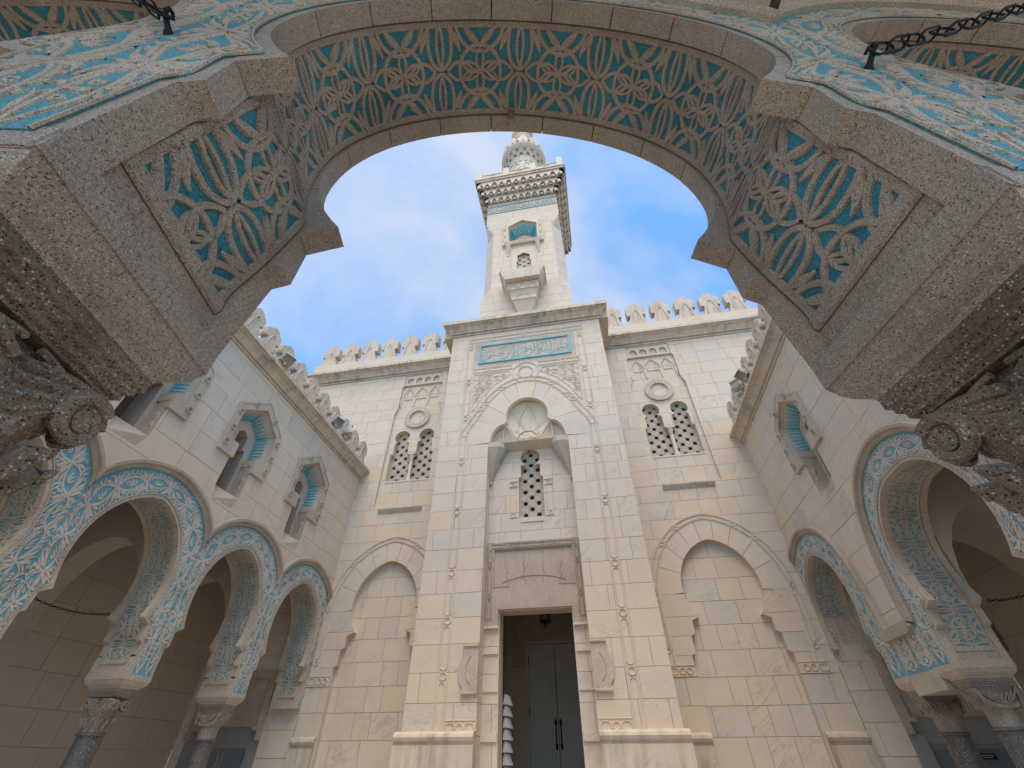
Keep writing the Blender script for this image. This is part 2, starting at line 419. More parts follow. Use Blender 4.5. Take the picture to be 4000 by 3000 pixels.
def strip_y(path, y0, y1):
    n = len(path); return MB().add([(x, y, z) for x, z in path for y in (y0, y1)], [(2*i, 2*i+1, 2*i+3, 2*i+2) for i in range(n-1)])
RIB = lambda w, h, y: [(-w/2, y), (-w*.28, y-h), (w*.28, y-h), (w/2, y)]
def rib(mb, path, w=.022, h=.012, y=0, closed=False):
    return mb.sweep(path, RIB(w, h, y), closed)
# ------------------------------------------------------------------ the horseshoe arch of the arcades
SIDE = dict(m=.745, tip=.652, n=.775, b=.82, za=2.97, zc=1.98)
WIDE = dict(m=.935, tip=.782, n=.90, b=.965, za=2.92, zc=2.05)
FRONT = dict(m=.885, tip=.697, n=.822, b=.918, za=2.888, zc=2.0)
ZT, ZN, Z3, Z4, ZB, ZBOT = 1.535, 1.465, 1.275, 1.243, .90, .83
HOOD = [(0, 3.335), (.2, 3.315), (.42, 3.255), (.64, 3.155), (.82, 3.01), (.98, 2.80), (1.10, 2.52), (1.17, 2.25), (1.215, 1.95), (1.24, 1.7), (1.25, 1.44)]
HOODF = [(0, 3.25), (.2, 3.225), (.4, 3.15), (.6, 3.03), (.8, 2.87), (.97, 2.69), (1.12, 2.50), (1.22, 2.3)]
def head(d, e=0.0, n=26, tip=None):
    """right half of the horseshoe from the apex to its tip, grown outward by e"""
    o = []
    m = d['m']+e; za = d['za']+e; zc = d['zc']; tp = (d['tip'] if tip is None else tip)
    for i in range(n+1):
        a = (i/n)*math.pi/2; u = math.cos(a)**1.0
        h1 = m*max(0, 1-u**2.15)**(1/1.95); rise = za-zc; ee = max(0, (rise*rise-m*m)/(2*m)); h2 = math.sqrt(max(0, (m+ee)**2-(rise*u)**2))-ee
        o.append(((h1*.4+h2*.6) if d['m'] < .88 or d['m'] > .92 else h1, zc+rise*u))
    for i in range(1, 9):
        w = i/8; o.append((m-(m-tp)*w*w, zc-(zc-ZT)*w))
    return o
def notched(d): return head(d) + [(d['n'], ZN), (d['n']-.004, Z3), (d['n']+.052, Z4), (d['b'], ZBOT)]
def panel(d, e=.03):                # smooth curve of the sunk mosaic panel, which ignores the steps
    h = head(d, e, tip=d['n']+.012)
    return h + [(d['n']+.02, ZN), (d['n']+.035, 1.38), (d['n']+.06, 1.25), (d['b']+.004, 1.1), (d['b']+.012, ZBOT)]
def full(h): return mirror(h) + h[1:] if abs(h[0][0]) < 1e-9 else mirror(h)+h
def cut_hood(h, hs):
    o = []
    for a, b_ in zip(h[:-1], h[1:]):
        o.append(a)
        if b_[0] >= hs:
            t = (hs-a[0])/(b_[0]-a[0]); o.append((hs, a[1]+(b_[1]-a[1])*t)); return o, True
    o.append(h[-1]); return o, False
def outer_half(hood, hs, zb):
    o, k = cut_hood(smooth2(hood, 1), hs)
    if k: return o+[(hs, zb)]
    return o+[(o[-1][0]+.03, 1.41), (hs, 1.41), (hs, zb)]
def offset(path, d):                # to the left of travel
    o = []; n = len(path)
    for i, p in enumerate(path):
        a = path[max(0, i-1)]; c = path[min(n-1, i+1)]
        d1 = norm2(sub2(p, a)) if i > 0 else norm2(sub2(c, p)); d2 = norm2(sub2(c, p)) if i < n-1 else d1
        m = norm2((-d1[1]-d2[1], d1[0]+d2[0])); k = 1/max(.5, m[0]*-d1[1]+m[1]*d1[0]); o.append((p[0]+m[0]*d*k, p[1]+m[1]*d*k))
    return o
def ribbon(mb, pts, wid, fmap, h, ok=None):
    """raised ribbon along pts in parameter metres (u, v); fmap(u, v, height) -> 3D"""
    n = len(pts); run = []; runs = []
    for i, p in enumerate(pts):
        if ok is None or ok(*p): run.append(i)
        else:
            if len(run) > 2: runs.append(run)
            run = []
    if len(run) > 1: runs.append(run)
    for r in runs:
        vs = []
        for i in r:
            a = pts[max(0, i-1)]; c = pts[min(n-1, i+1)]; d = norm2(sub2(c, a)); w = wid(i/(n-1)) if callable(wid) else wid
            nx, ny = -d[1]*w/2, d[0]*w/2; p = pts[i]
            vs += [fmap(p[0]+nx, p[1]+ny, 0), fmap(p[0]+nx*.72, p[1]+ny*.72, h), fmap(p[0]-nx*.72, p[1]-ny*.72, h), fmap(p[0]-nx, p[1]-ny, 0)]
        k = len(r); mb.add(vs, [(i*4+j, i*4+j+1, i*4+j+5, i*4+j+4) for i in range(k-1) for j in range(3)])
def spiral(cx, cy, r0, r1, a0, turns, n=14):
    return [(cx+(r0+(r1-r0)*i/n)*math.cos(a0+turns*2*math.pi*i/n), cy+(r0+(r1-r0)*i/n)*math.sin(a0+turns*2*math.pi*i/n)) for i in range(n+1)]
def bez(p0, p1, p2, p3, n=9):
    return [tuple(((1-t)**3)*a+3*t*(1-t)**2*b_+3*t*t*(1-t)*c+t**3*d for a, b_, c, d in zip(p0, p1, p2, p3)) for t in (i/n for i in range(n+1))]

def scroll_relief(mb, I, O, y, h, wscale=1.0, pitch=.40, seed=1):
    """arabesque of stems, leaves and medallions between the inner curve I and the outer curve O"""
    n = 90; A = resample(I, n); B = resample(O, n); L_ = sum(dist2(a, b_) for a, b_ in zip(A[:-1], A[1:]))
    W = sum(dist2(a, b_) for a, b_ in zip(A, B))/(n+1)
    def fm(u, v, hh):
        s = max(0, min(.9999, u/L_))*n; i = int(s); f = s-i; t = v/W
        a = (A[i][0]+(A[i+1][0]-A[i][0])*f, A[i][1]+(A[i+1][1]-A[i][1])*f); b_ = (B[i][0]+(B[i+1][0]-B[i][0])*f, B[i][1]+(B[i+1][1]-B[i][1])*f)
        return (a[0]+(b_[0]-a[0])*t, y-hh, a[1]+(b_[1]-a[1])*t)
    k = max(3, round(L_/pitch)); P = L_/k; w0 = .030*wscale; c = [0]
    ok = lambda u, v: -.001 <= u <= L_+.001 and .004 <= v <= W-.004
    def R(pts, w):
        c[0] += 1; ribbon(mb, pts, w, fm, h+(c[0] % 9)*.00035, ok)
    tap = lambda w: (lambda t: w*(.22+1.6*math.sin(math.pi*min(1, t*1.05+.03))**.9) if t < .97 else w*.25)
    M = 12; rn = random.Random(seed+int(L_*100))
    for sg in (1, -1): R([(P*k*i/(M*k), W*(.5+sg*.25*math.sin(math.pi*i/M)*(1 if sg > 0 else .9))) for i in range(M*k+1)], w0*.85)
    for j in range(k):
        u0 = j*P; uc = u0+P/2; fl = 1 if j % 2 else -1
        if j % 2:
            for q in (-1, 1):
                R(spiral(uc+q*P*.125, W*.5, .004, W*.085, q*1.4, q*1.15, 14), w0*.62)
                R(bez((uc, W*.34), (uc+q*P*.05, W*.40), (uc-q*P*.05, W*.58), (uc+q*P*.03, W*.68), 8), tap(w0*.55))
        else:
            for q in (-1, 0, 1): R(bez((uc, W*.38), (uc+q*P*.10, W*.45), (uc+q*P*.16, W*.50), (uc+q*P*.10, W*.62), 8), tap(w0*.6))
        for sg in (1, -1):
            tv = lambda q: W*(.5+sg*q)
            for s2 in (1, -1):
                g_ = s2*(1+.12*rn.uniform(-1, 1))
                R(bez((u0+s2*.004, tv(.03)), (u0+g_*P*.14, tv(.20)), (u0+g_*P*.02, tv(.36)), (u0+g_*P*.26, tv(.455)), 10), tap(w0*.95))
                R(spiral(u0+g_*P*.27, tv(.40), .003, W*.05, -s2*sg*1.2, s2*sg*.85, 9), w0*.55)
                R(bez((uc+g_*P*.36, tv(.17)), (uc+g_*P*.22, tv(.24)), (uc+g_*P*.20, tv(.36)), (uc+g_*P*.06, tv(.33)), 9), tap(w0*.62))
                R(bez((uc+g_*P*.02, tv(.26)), (uc+g_*P*.05, tv(.35)), (uc+g_*P*.13, tv(.42)), (uc+g_*P*.04, tv(.475)), 7), tap(w0*.55))
            R(bez((u0, tv(.16)), (u0+P*.03, tv(.26)), (u0-P*.03, tv(.36)), (u0, tv(.475)), 7), tap(w0*.55))
    R([(L_*i/60, .006) for i in range(61)], .012)
def soffit_relief(mb, path, y0, y1, h, w=.0235, inset=.001):
    """interlaced rings on the underside of the arch"""
    n = 160; A = resample(path, n); L_ = sum(dist2(a, b_) for a, b_ in zip(A[:-1], A[1:])); W = y1-y0
    nr = []
    for i in range(n+1):
        d = norm2(sub2(A[min(n, i+1)], A[max(0, i-1)])); nr.append((d[1], -d[0]))   # towards the opening
    def fm(u, v, hh):
        s = max(0, min(.9999, u/L_))*n; i = int(s); f = s-i
        p = (A[i][0]+(A[i+1][0]-A[i][0])*f, A[i][1]+(A[i+1][1]-A[i][1])*f); q = (nr[i][0]+(nr[i+1][0]-nr[i][0])*f, nr[i][1]+(nr[i+1][1]-nr[i][1])*f)
        return (p[0]+q[0]*(hh+inset), y0+v, p[1]+q[1]*(hh+inset))
    m0 = .034; U0 = .20; ok = lambda u, v: m0*.4 <= v <= W-m0*.4 and U0 <= u <= L_-U0
    c = [0]
    def R(pts, w_):
        c[0] += 1; ribbon(mb, pts, w_, fm, h+(c[0] % 11)*.0003, ok)
    circ = lambda cx, cy, r, q=44, e=1.0: [(cx+r*e*math.cos(2*math.pi*i/q), cy+r*math.sin(2*math.pi*i/q)) for i in range(q+1)]
    n_ = max(4, int(round((L_/2-U0)/(W*.50)))); D = (L_/2-U0)/n_
    tap = lambda a_: (lambda t: a_*(.35+1.5*math.sin(math.pi*t)))
    for j in range(-n_, n_+1):
        u = L_/2+j*D
        for sg in (1, -1):
            tv = lambda q: W/2+sg*W*q
            if j % 2 == 0:
                R(bez((u, tv(.02)), (u+D*.30, tv(.06)), (u+D*.36, tv(.26)), (u+D*.22, tv(.50)), 14), w)
                R(bez((u, tv(.02)), (u-D*.30, tv(.06)), (u-D*.36, tv(.26)), (u-D*.22, tv(.50)), 14), w)
                R(bez((u, tv(.47)), (u-D*.12, tv(.34)), (u-D*.09, tv(.14)), (u, tv(.05)), 12), w*.8)
                R(bez((u, tv(.47)), (u+D*.12, tv(.34)), (u+D*.09, tv(.14)), (u, tv(.05)), 12), w*.8)
                R(bez((u-D*.5, tv(.20)), (u-D*.42, tv(.36)), (u-D*.30, tv(.34)), (u-D*.28, tv(.46)), 9), tap(w))
                R(bez((u+D*.5, tv(.20)), (u+D*.42, tv(.36)), (u+D*.30, tv(.34)), (u+D*.28, tv(.46)), 9), tap(w))
            else:
                R(circ(u, tv(.50), W*.30), w)
                for a in (.35, 1.57, 2.79):
                    ca, sa = math.cos(a)*W*.235, math.sin(a)*W*.235
                    for s2 in (1, -1): R(bez((u, W/2), (u+ca*.4-sa*.30*s2, tv(0)+sg*(sa*.4+ca*.30*s2)), (u+ca*.8-sa*.22*s2, tv(0)+sg*(sa*.8+ca*.22*s2)), (u+ca, tv(0)+sg*sa), 9), w*.72)
                R(bez((u-D*.42, tv(.5)), (u-D*.30, tv(.36)), (u-D*.06, tv(.30)), (u, tv(.24)), 10), tap(w*.9))
                R(bez((u+D*.42, tv(.5)), (u+D*.30, tv(.36)), (u+D*.06, tv(.30)), (u, tv(.24)), 10), tap(w*.9))
            R(bez((u+D*.16, tv(.0)), (u+D*.36, tv(.13)), (u+D*.64, tv(.13)), (u+D*.84, tv(.0)), 16), w*.85)
        if j % 2: R(circ(u, W/2, W*.265, 44), w)
    for v in (m0*.5, W-m0*.5): R([(U0-.02+(L_-2*U0+.04)*i/160, v) for i in range(161)], m0)
    m0 = -1; U0 = -1
    for u in (.20, L_-.20): c[0] += 1; ribbon(mb, [(u, W*(i/20)) for i in range(21)], .055, fm, h+.002)

_am = {}
def arch_bay(th, d, xc, hl, hr, hood, y0, T, key, mats, first=True, hood_parts=True, back_lip=True, near_relief=1.0, relief_pitch=.4, relief_h=.009):
    """one bay of an arcade: body, lips, sunk soffit mosaic, turquoise face with raised scrolls, hood moulding"""
    B = Vector((xc, 0, 0))
    def put(name, key2, make, mat, parent, smooth=False, stuff=False):
        k = (key, key2)
        if k not in _am: mb = make(); _am[k] = raw_mesh(name, mb.v, mb.f, mat, smooth)
        return th.link(name, _am[k], parent, (0, 0, 0), stuff)
    ol = [(-x, z) for x, z in outer_half(hood, hl, ZBOT)]; orr = outer_half(hood, hr, ZBOT)
    grow = lambda p: (p[0], p[1]+.05)
    pf = full(panel(d))
    loop = [grow(p) if p[1] > 1.45 else p for p in reversed(ol)]; loop = loop + [grow(p) if p[1] > 1.45 else p for p in orr[1:]] + list(reversed(pf))
    body_mb = MB().prism(loop, [], y0, y0+T)
    kb = (key, 'body')
    if kb not in _am: _am[kb] = raw_mesh('arch', body_mb.v, body_mb.f, mats['body'])
    body = th.link('arch', _am[kb], None, B-th.base)
    # lips, cut into voussoirs
    nf = full(notched(d)); lip = list(pf) + list(reversed(nf))
    cuts = [-40, -10, 18, 39, 60, 80, 100, 120, 141, 162, 190, 220]
    wedges = []
    c0 = (0, d['zc']); Rr = 1.6
    g = .2
    for a, b_ in zip(cuts[:-1], cuts[1:]):
        aa = R_(a+g); bb = R_(b_-g)
        z_lo = ZT+.0
        poly = [(c0[0]+.3*math.cos(aa), c0[1]+.3*math.sin(aa)), (c0[0]+Rr*math.cos(aa), c0[1]+Rr*math.sin(aa)), (c0[0]+Rr*math.cos((aa+bb)/2)*1.05, c0[1]+Rr*math.sin((aa+bb)/2)*1.05), (c0[0]+Rr*math.cos(bb), c0[1]+Rr*math.sin(bb)), (c0[0]+.3*math.cos(bb), c0[1]+.3*math.sin(bb))]
        wedges.append(poly)
    zcut = ZN+.001
    top = [[p for p in lip]]
    def lipset(y, t, nm):
        for side in (0,):
            k = (key, nm)
            if k not in _am:
                lst = []
                reg_hi = clip_halfplane(lip, zcut, True); regs_lo = [clip_halfplane([(x, z) for x, z in half], zcut-.003, False) for half in lip_halves(pf, nf)]
                for wd in wedges:
                    lst.append(piece_mesh([reg_hi], wd, y, t, mats['lip']))
                for rg in regs_lo: lst.append(piece_mesh([rg], [(-2, 0), (2, 0), (2, 2), (-2, 2)], y, t, mats['lip']))
                _am[k] = [m_ for m_ in lst if m_]
            for m_ in _am[k]: th.link('lip_stone', m_, body)
    lipset(y0-.003, .086, 'lipn')
    if back_lip: lipset(y0+T-.080, .083, 'lipf')
    # soffit mosaic: turquoise ground 2 mm inside the body's curve, interlaced rings raised on it
    yp0, yp1 = y0+.088, y0+T-.084
    pin = [p for p in full(panel(d, .026)) ]
    def ground():
        A = resample(offset(full(panel(d)), -.004), 120); mb = MB(); vs = []
        for p in A: vs += [(p[0], yp0+.012, p[1]), (p[0], yp1-.012, p[1])]
        return mb.add(vs, [(2*i, 2*i+1, 2*i+3, 2*i+2) for i in range(5, 115)])
    put('soffit_mosaic', 'sg', ground, mats['sg'], body)
    def srel():
        mb = MB(); soffit_relief(mb, offset(full(panel(d)), -.004), yp0, yp1, .0075 if near_relief == 1 else .009); return mb
    put('soffit_interlace', 'sr', srel, mats['sr'], body, stuff=True)
    # face: turquoise plate and scrolls, one half each side
    for sg, hs in ((-1, hl), (1, hr)):
        o_, kk = cut_hood(smooth2(hood, 1), hs)
        if kk: O = o_ + [(hs-.0, ZB)]
        else: O = o_ + [(hood[-1][0]+.03, 1.36), (hs, 1.36), (hs, ZB)]
        I = offset([p for p in notched(d) if p[1] >= ZB-.3][:-1]+[(d['b']-.002, ZB)], .052)
        I[0] = (0, I[0][1]); I[-1] = (I[-1][0], ZB)
        if hs-I[-1][0] < .03: I[-1] = (hs-.04, ZB)
        def plate(): return MB().prism([(sg*x, z) for x, z in O+list(reversed(I))], [], y0-.007, y0+.002)
        put('face_mosaic', ('fp', sg, hs), plate, mats['fg'], body)
        def rel():
            mb = MB(); I2 = offset(I, -.004); O2 = [(x*.985 if x < hs-.01 else x, z-.02 if z > 1.5 else z) for x, z in (O if kk else o_+[(1.27, 1.3), (1.27, ZB+.02)])]
            scroll_relief(mb, I2, O2, y0-.006, relief_h, near_relief, relief_pitch)
            if not kk: scroll_relief(mb, [(1.275, 1.34), (1.275, ZB+.02)], [(hs, 1.34), (hs, ZB+.02)], y0-.006, relief_h, near_relief, .22)
            mb.v = [(sg*v[0], v[1], v[2]) for v in mb.v]; return mb
        put('face_scrollwork', ('fr', sg, hs), rel, mats['fr'], body, stuff=True)
    # hood moulding
    if hood_parts:
        prof = [(0, y0+.01), (0, y0-.03), (.022, y0-.055), (.05, y0-.05), (.066, y0-.085), (.11, y0-.085), (.125, y0-.06), (.125, y0+.01)]
        for sg, hs in ((-1, hl), (1, hr)):
            def hm():
                o_, kk = cut_hood(smooth2(hood, 1), hs+.02)
                if not kk: o_ = o_ + [(o_[-1][0]+.012, 1.40)]
                p = [(x, z) for x, z in o_]
                pr = prof
                mb = MB(); mb.sweep(p, pr)
                if kk:   # trim the outer edge at the neighbour's axis
                    mb.v = [(min(v[0], hs+.001), v[1], v[2]) for v in mb.v]
                mb.v = [(sg*v[0], v[1], v[2]) for v in mb.v]; return mb
            put('hood_moulding', ('hm', sg, hs), hm, mats['hood'], body, True)
    return body
def clip_halfplane(poly, z, above):
    o = []; n = len(poly)
    for i in range(n):
        a, b_ = poly[i], poly[(i+1) % n]; ia = (a[1] >= z) == above; ib = (b_[1] >= z) == above
        if ia: o.append(a)
        if ia != ib and a[1] != b_[1]:
            t = (z-a[1])/(b_[1]-a[1]); o.append((a[0]+(b_[0]-a[0])*t, z))
    return o
def lip_halves(pf, nf):
    r1 = [p for p in pf if p[0] > 0 and p[1] < 1.75]; r2 = [p for p in nf if p[0] > 0 and p[1] < 1.75]
    R1 = r1+list(reversed(r2)); return [R1, [(-x, z) for x, z in R1]]
def piece_mesh(region, clip, y, t, mat, name='lip_stone'):
    V, T = region_tris(region, [clip])
    if not T: return None
    used = sorted({i for tt in T for i in tt}); ix = {v: k for k, v in enumerate(used)}; n = len(used)
    vs = [(V[i][0], y, V[i][1]) for i in used]+[(V[i][0], y+t, V[i][1]) for i in used]; cnt = {}
    for tt in T:
        for a, b_ in ((tt[0], tt[1]), (tt[1], tt[2]), (tt[2], tt[0])): cnt.setdefault(tuple(sorted((a, b_))), []).append((a, b_))
    fs = [tuple(ix[i] for i in tt) for tt in T]+[tuple(ix[i]+n for i in reversed(tt)) for tt in T]
    for k, l in cnt.items():
        if len(l) == 1: a, b_ = l[0]; fs.append((ix[b_], ix[a], ix[a]+n, ix[b_]+n))
    return raw_mesh(name, vs, fs, mat)

# ------------------------------------------------------------------ impost, capital and column
def rectring(cx, cy, hx, hy, z, c=0.0):
    return [(cx-hx+c, cy-hy, z), (cx+hx-c, cy-hy, z), (cx+hx, cy-hy+c, z), (cx+hx, cy+hy-c, z), (cx+hx-c, cy+hy, z), (cx-hx+c, cy+hy, z), (cx-hx, cy+hy-c, z), (cx-hx, cy-hy+c, z)]
def impost(mb, cx, cy, hx, hy, z):
    """abacus mouldings under the arch foot: fascia, cove, fillets; returns the bottom height"""
    mb.loft([rectring(cx, cy, hx+.007, hy+.006, z+dz) for dz in (.092, .004)])
    seq = [(-.002, .006), (0, -.010), (.004, -.016), (.010, -.034), (.026, -.056), (.050, -.072), (.056, -.086)]
    mb.loft([rectring(cx, cy, hx-i, hy-i, z+dz) for i, dz in seq]); return z-.086
def abacus(mb, cx, cy, hx, hy, z):
    seq = [(.058, .001), (.058, -.034), (.068, -.040), (.068, -.054), (.080, -.062), (.080, -.078), (.092, -.084), (.092, -.092)]
    mb.loft([rectring(cx, cy, hx-i, hy-i, z+dz) for i, dz in seq]); return z-.090
def capital_volutes(mb, cx, cy, hx, hy, z0, z1, r):
    """bell from rectangle to round with volutes at the corners and scroll ridges on the faces"""
    rings = []; n = 16
    for i in range(9):
        t = i/8; z = z0+(z1-z0)*t; k = t**.6
        hx_ = (hx-.055)*(1-k)+r*1.02*k; hy_ = (hy-.06)*(1-k)+r*1.02*k; bulge = 1+.10*math.sin(math.pi*t*2.1)
        ring = []
        for a in range(n):
            th_ = 2*math.pi*(a+.5)/n; c, s_ = math.cos(th_), math.sin(th_); p = 2+10*(1-k)**2
            q = (abs(c)**p+abs(s_)**p)**(-1/p); ring.append((cx+hx_*bulge*c*q, cy+hy_*bulge*s_*q, z))
        rings.append(ring)
    mb.loft(rings)
    H = z0-z1
    for sx in (-1, 1):
        xf = cx+sx*(hx-.012)
        for sy in (-1, 1):
            yc = cy+sy*(hy-.045); zc_ = z0-H*.26
            sp = [(xf+sx*.010, yc-sy*q[0], zc_+q[1]) for q in spiral(0, 0, .062, .026, math.pi*.75, -1.15, 22)]
            mb.tube(sp, [.019]*10+[.015]*13, 8)
            disc = [(.028, -.020), (.026, .018), (.012, .024)]
            mb.add([(xf+dx*sx, yc+rr*math.cos(a), zc_+rr*math.sin(a)) for rr, dx in disc for a in [2*math.pi*k/12 for k in range(12)]],
                   [(i*12+k, i*12+(k+1) % 12, (i+1)*12+(k+1) % 12, (i+1)*12+k) for i in range(2) for k in range(12)]+[tuple(24+k for k in range(12))])
            # the wide band of the volute sweeping up to the middle of the abacus
            for q, w in ((-.012, .017), (.022, .018), (.056, .018), (.090, .017), (.122, .015)):
                pts = bez((xf, yc+sy*.052-sy*q*.2, zc_+.01-q*.3), (xf-sx*.004, yc+sy*.02-sy*q, zc_+.085-q*.5), (xf-sx*.006, cy+sy*hy*.50, z0-.030-q*1.0), (xf-sx*.004, cy+sy*.01, z0-.075-q*1.0), 14)
                mb.tube(pts, w, 6)
            mb.tube(bez((xf-sx*.004, cy+sy*.02, z0-.018), (xf, cy+sy*hy*.35, z0-.02), (xf, cy+sy*hy*.52, z0-.045), (xf, cy+sy*hy*.62, z0-.03), 8), .009, 6)
            for k in range(3): mb.lathe([(.004, z0-.055-k*.004), (.013, z0-.045-k*.004), (.004, z0-.03-k*.004)], xf, cy+sy*hy*(.2+.13*k), 8)
        for s2 in (-1, 1):                                   # same on the narrow faces
            yf = cy+s2*(hy-.012); xc = cx+sx*(hx-.045); zc_ = z0-H*.26
            mb.tube([(xc-sx*q[0], yf+s2*.008, zc_+q[1]) for q in spiral(0, 0, .050, .014, math.pi*.75, -1.3, 18)], .014, 6)
            for q, w in ((0, .015), (.03, .010)):
                mb.tube(bez((xc+sx*.045, yf, zc_+.01-q*.3), (xc+sx*.01-sx*q, yf, zc_+.07-q*.5), (cx+sx*hx*.5, yf, z0-.02-q), (cx, yf, z0-.075-q), 10), w, 6)
    for a in range(14):                                       # leaf tips round the bell
        t = 2*math.pi*a/14; rr = r*1.28; x = cx+rr*math.cos(t); y = cy+rr*1.12*math.sin(t)
        mb.tube([(cx+r*1.02*math.cos(t), cy+r*1.06*math.sin(t), z1+H*.10), (x, y, z1+H*.34), (cx+r*1.5*math.cos(t), cy+r*1.55*math.sin(t), z1+H*.36), (cx+r*1.45*math.cos(t), cy+r*1.5*math.sin(t), z1+H*.28)], [.020, .024, .014, .006], 6)
def capital_leafy(mb, cx, cy, hx, hy, z0, z1, r):
    zm = z0+(z1-z0)*.52
    rings = [rectring(cx, cy, hx-.012, hy-.012, z0, .01), rectring(cx, cy, hx-.02, hy-.02, z0-.04, .02), rectring(cx, cy, r*1.12, r*1.2, zm+.02, .05), rectring(cx, cy, r*1.08, r*1.08, zm-.01, .06)]
    mb.loft(rings)
    mb.lathe([(r*1.02, zm), (r*1.10, zm-.012), (r*1.02, zm-.03), (r, zm-.05), (r, z1)], cx, cy, 20)
    for sx, sy, ax in ((1, 0, 1), (-1, 0, 1), (0, 1, 0), (0, -1, 0)):
        half = hy if ax else hx
        for s2 in (-1, 1):
            def P(u, v, o):     # u across the face from its middle, v from top 0 to bottom 1
                out = (1-v)*((hx if ax else hy)-.012)+v*r*1.15+o
                w = u*((1-v)*half+v*r*1.05)
                return (cx+sx*out if ax else cx+w, cy+w if ax else cy+sy*out, z0-(z0-zm)*v)
            for q in range(4):
                mb.tube([P(s2*(.94-.20*q), .05+.1*q, .004), P(s2*(.80-.22*q), .35, .014), P(s2*(.52-.20*q), .62, .012), P(s2*(.20-.06*q), .86, .006)], [.008, .013, .011, .005], 5)
            mb.tube([P(s2*(.50+q[0]), .45+q[1], .016) for q in spiral(0, 0, .22, .05, 0, 1.2, 12)], .008, 5)
            mb.tube([P(s2*.98, v, .008) for v in (.02, .3, .6, .95)], [.012, .016, .012, .007], 5)
def column(th, cx, cy, hx, hy, r, kind, mats, zfoot=-EZ, caph=.36):
    mb = MB(); zi = impost(mb, cx, cy, hx, hy, ZBOT+.001)
    body = th.part('column', mb, mats['impost'])
    mb = MB(); zi = abacus(mb, cx, cy, hx, hy, zi); th.part('abacus', mb, mats['cap'], body)
    mb = MB(); zc_ = zi-caph
    (capital_volutes if kind == 'volute' else capital_leafy)(mb, cx, cy, hx-.08, hy-.08, zi, zc_, r)
    th.part('capital', mb, mats['cap'], body, True)
    mb = MB().lathe([(r*.98, zc_+.002), (r*1.14, zc_-.012), (r*1.14, zc_-.03), (r*.98, zc_-.04), (r*.99, zc_-.3), (r*1.05, zfoot+.35), (r*1.06, zfoot+.22), (r*1.35, zfoot+.19), (r*1.35, zfoot+.13), (r*1.2, zfoot+.1), (r*1.6, zfoot+.05), (r*1.6, zfoot)], cx, cy, 28)
    o = th.part('shaft', mb, 'granite', body, True)
    return body
# child parts of a part sit in the part's own frame: the part origin equals the thing origin here
WORLD = Matrix.Identity(4)
FB = frame(0, 10, 0)           # back wall of the court, face at y = 0
FP = frame(-1.18, 8.64, 0)     # entrance block, centred
FL = frame(-6.22, 0, 90)       # left wing: x runs along +Y, y goes into the wall
FR = frame(4.13, 0, -90)       # right wing: x runs along -Y
FF = frame(0, 0, 12.5)         # front arcade, skewed to the court; y = distance from the eye
FM = frame(-1.18, 9.10, 0)     # minaret, centred on its front face

# ------------------------------------------------------------------ ground
g = MB().box(-60, 60, -40, 90, -EZ-.6, -EZ-.02); solo('ground', g, 'soil', None, None, WORLD, (0, 0, -EZ), kind='structure')
rnd = random.Random(3)
mb = MB().box(-9.2, 7.2, -3.2, 10.0, -EZ-.02, -EZ-.004); pav = solo('court_floor', mb, 'paving', None, None, WORLD, (0, 0, -EZ), kind='structure')

# ------------------------------------------------------------------ carved bands
def bead_band(mb, p0, p1, w, spots, y, inner=True):
    """two rails with circles at the given distances and long round-ended loops between them"""
    d = norm2(sub2(p1, p0)); L_ = dist2(p0, p1); n_ = (-d[1], d[0]); P = lambda u, v: (p0[0]+d[0]*u+n_[0]*v, p0[1]+d[1]*u+n_[1]*v)
    for v in (-w/2, w/2): rib(mb, [P(0, v), P(L_, v)], .018, .014, y)
    r = w*.30; e = [0]+[s for s in spots]+[L_]
    for s in spots:
        rib(mb, [P(s+r*math.cos(a), r*math.sin(a)) for a in [2*math.pi*k/18 for k in range(18)]], .024, .018, y, True)
    for a, b_ in zip(e[:-1], e[1:]):
        a2 = a+(r+.03 if a > 0 else .02); b2 = b_-(r+.03 if b_ < L_ else .02); q = w*.31
        if b2-a2 < .12: continue
        pts = [P(a2+q-q*math.sin(t), q*math.cos(t)) for t in [math.pi*k/8 for k in range(9)]] + [P(b2-q+q*math.sin(t), -q*math.cos(t)) for t in [math.pi*k/8 for k in range(9)]]
        rib(mb, pts, .018, .014, y, True)
def bead_curve(mb, path, w, spots, y):
    """the same band along a curve"""
    A = resample(path, 120); L_ = sum(dist2(a, b_) for a, b_ in zip(A[:-1], A[1:]))
    def P(u, v):
        s = max(0, min(.9999, u/L_))*120; i = int(s); f = s-i; a, b_ = A[i], A[i+1]; d = norm2(sub2(b_, a)); return (a[0]+(b_[0]-a[0])*f-d[1]*v, a[1]+(b_[1]-a[1])*f+d[0]*v)
    for v in (-w/2, w/2): rib(mb, [P(L_*i/60, v) for i in range(61)], .018, .014, y)
    r = w*.33; e = [0]+spots+[L_]
    for s in spots: rib(mb, [P(s+r*math.cos(a), r*math.sin(a)) for a in [2*math.pi*k/18 for k in range(18)]], .022, .018, y, True)
    for a, b_ in zip(e[:-1], e[1:]):
        a2 = a+r+.03; b2 = b_-r-.03; q = w*.31
        if b2-a2 < .15: continue
        m = [a2+q+(b2-a2-2*q)*k/6 for k in range(7)]
        pts = [P(a2+q-q*math.sin(t), q*math.cos(t)) for t in [math.pi*k/6 for k in range(7)]][::-1]
        pts = [P(u, q) for u in m] + [P(b2-q+q*math.sin(t), q*math.cos(t)) for t in [math.pi*k/6 for k in range(1, 6)]] + [P(u, -q) for u in reversed(m)] + [P(a2+q-q*math.sin(t), -q*math.cos(t)) for t in [math.pi*k/6 for k in range(1, 6)]]
        rib(mb, pts, .016, .013, y, True)

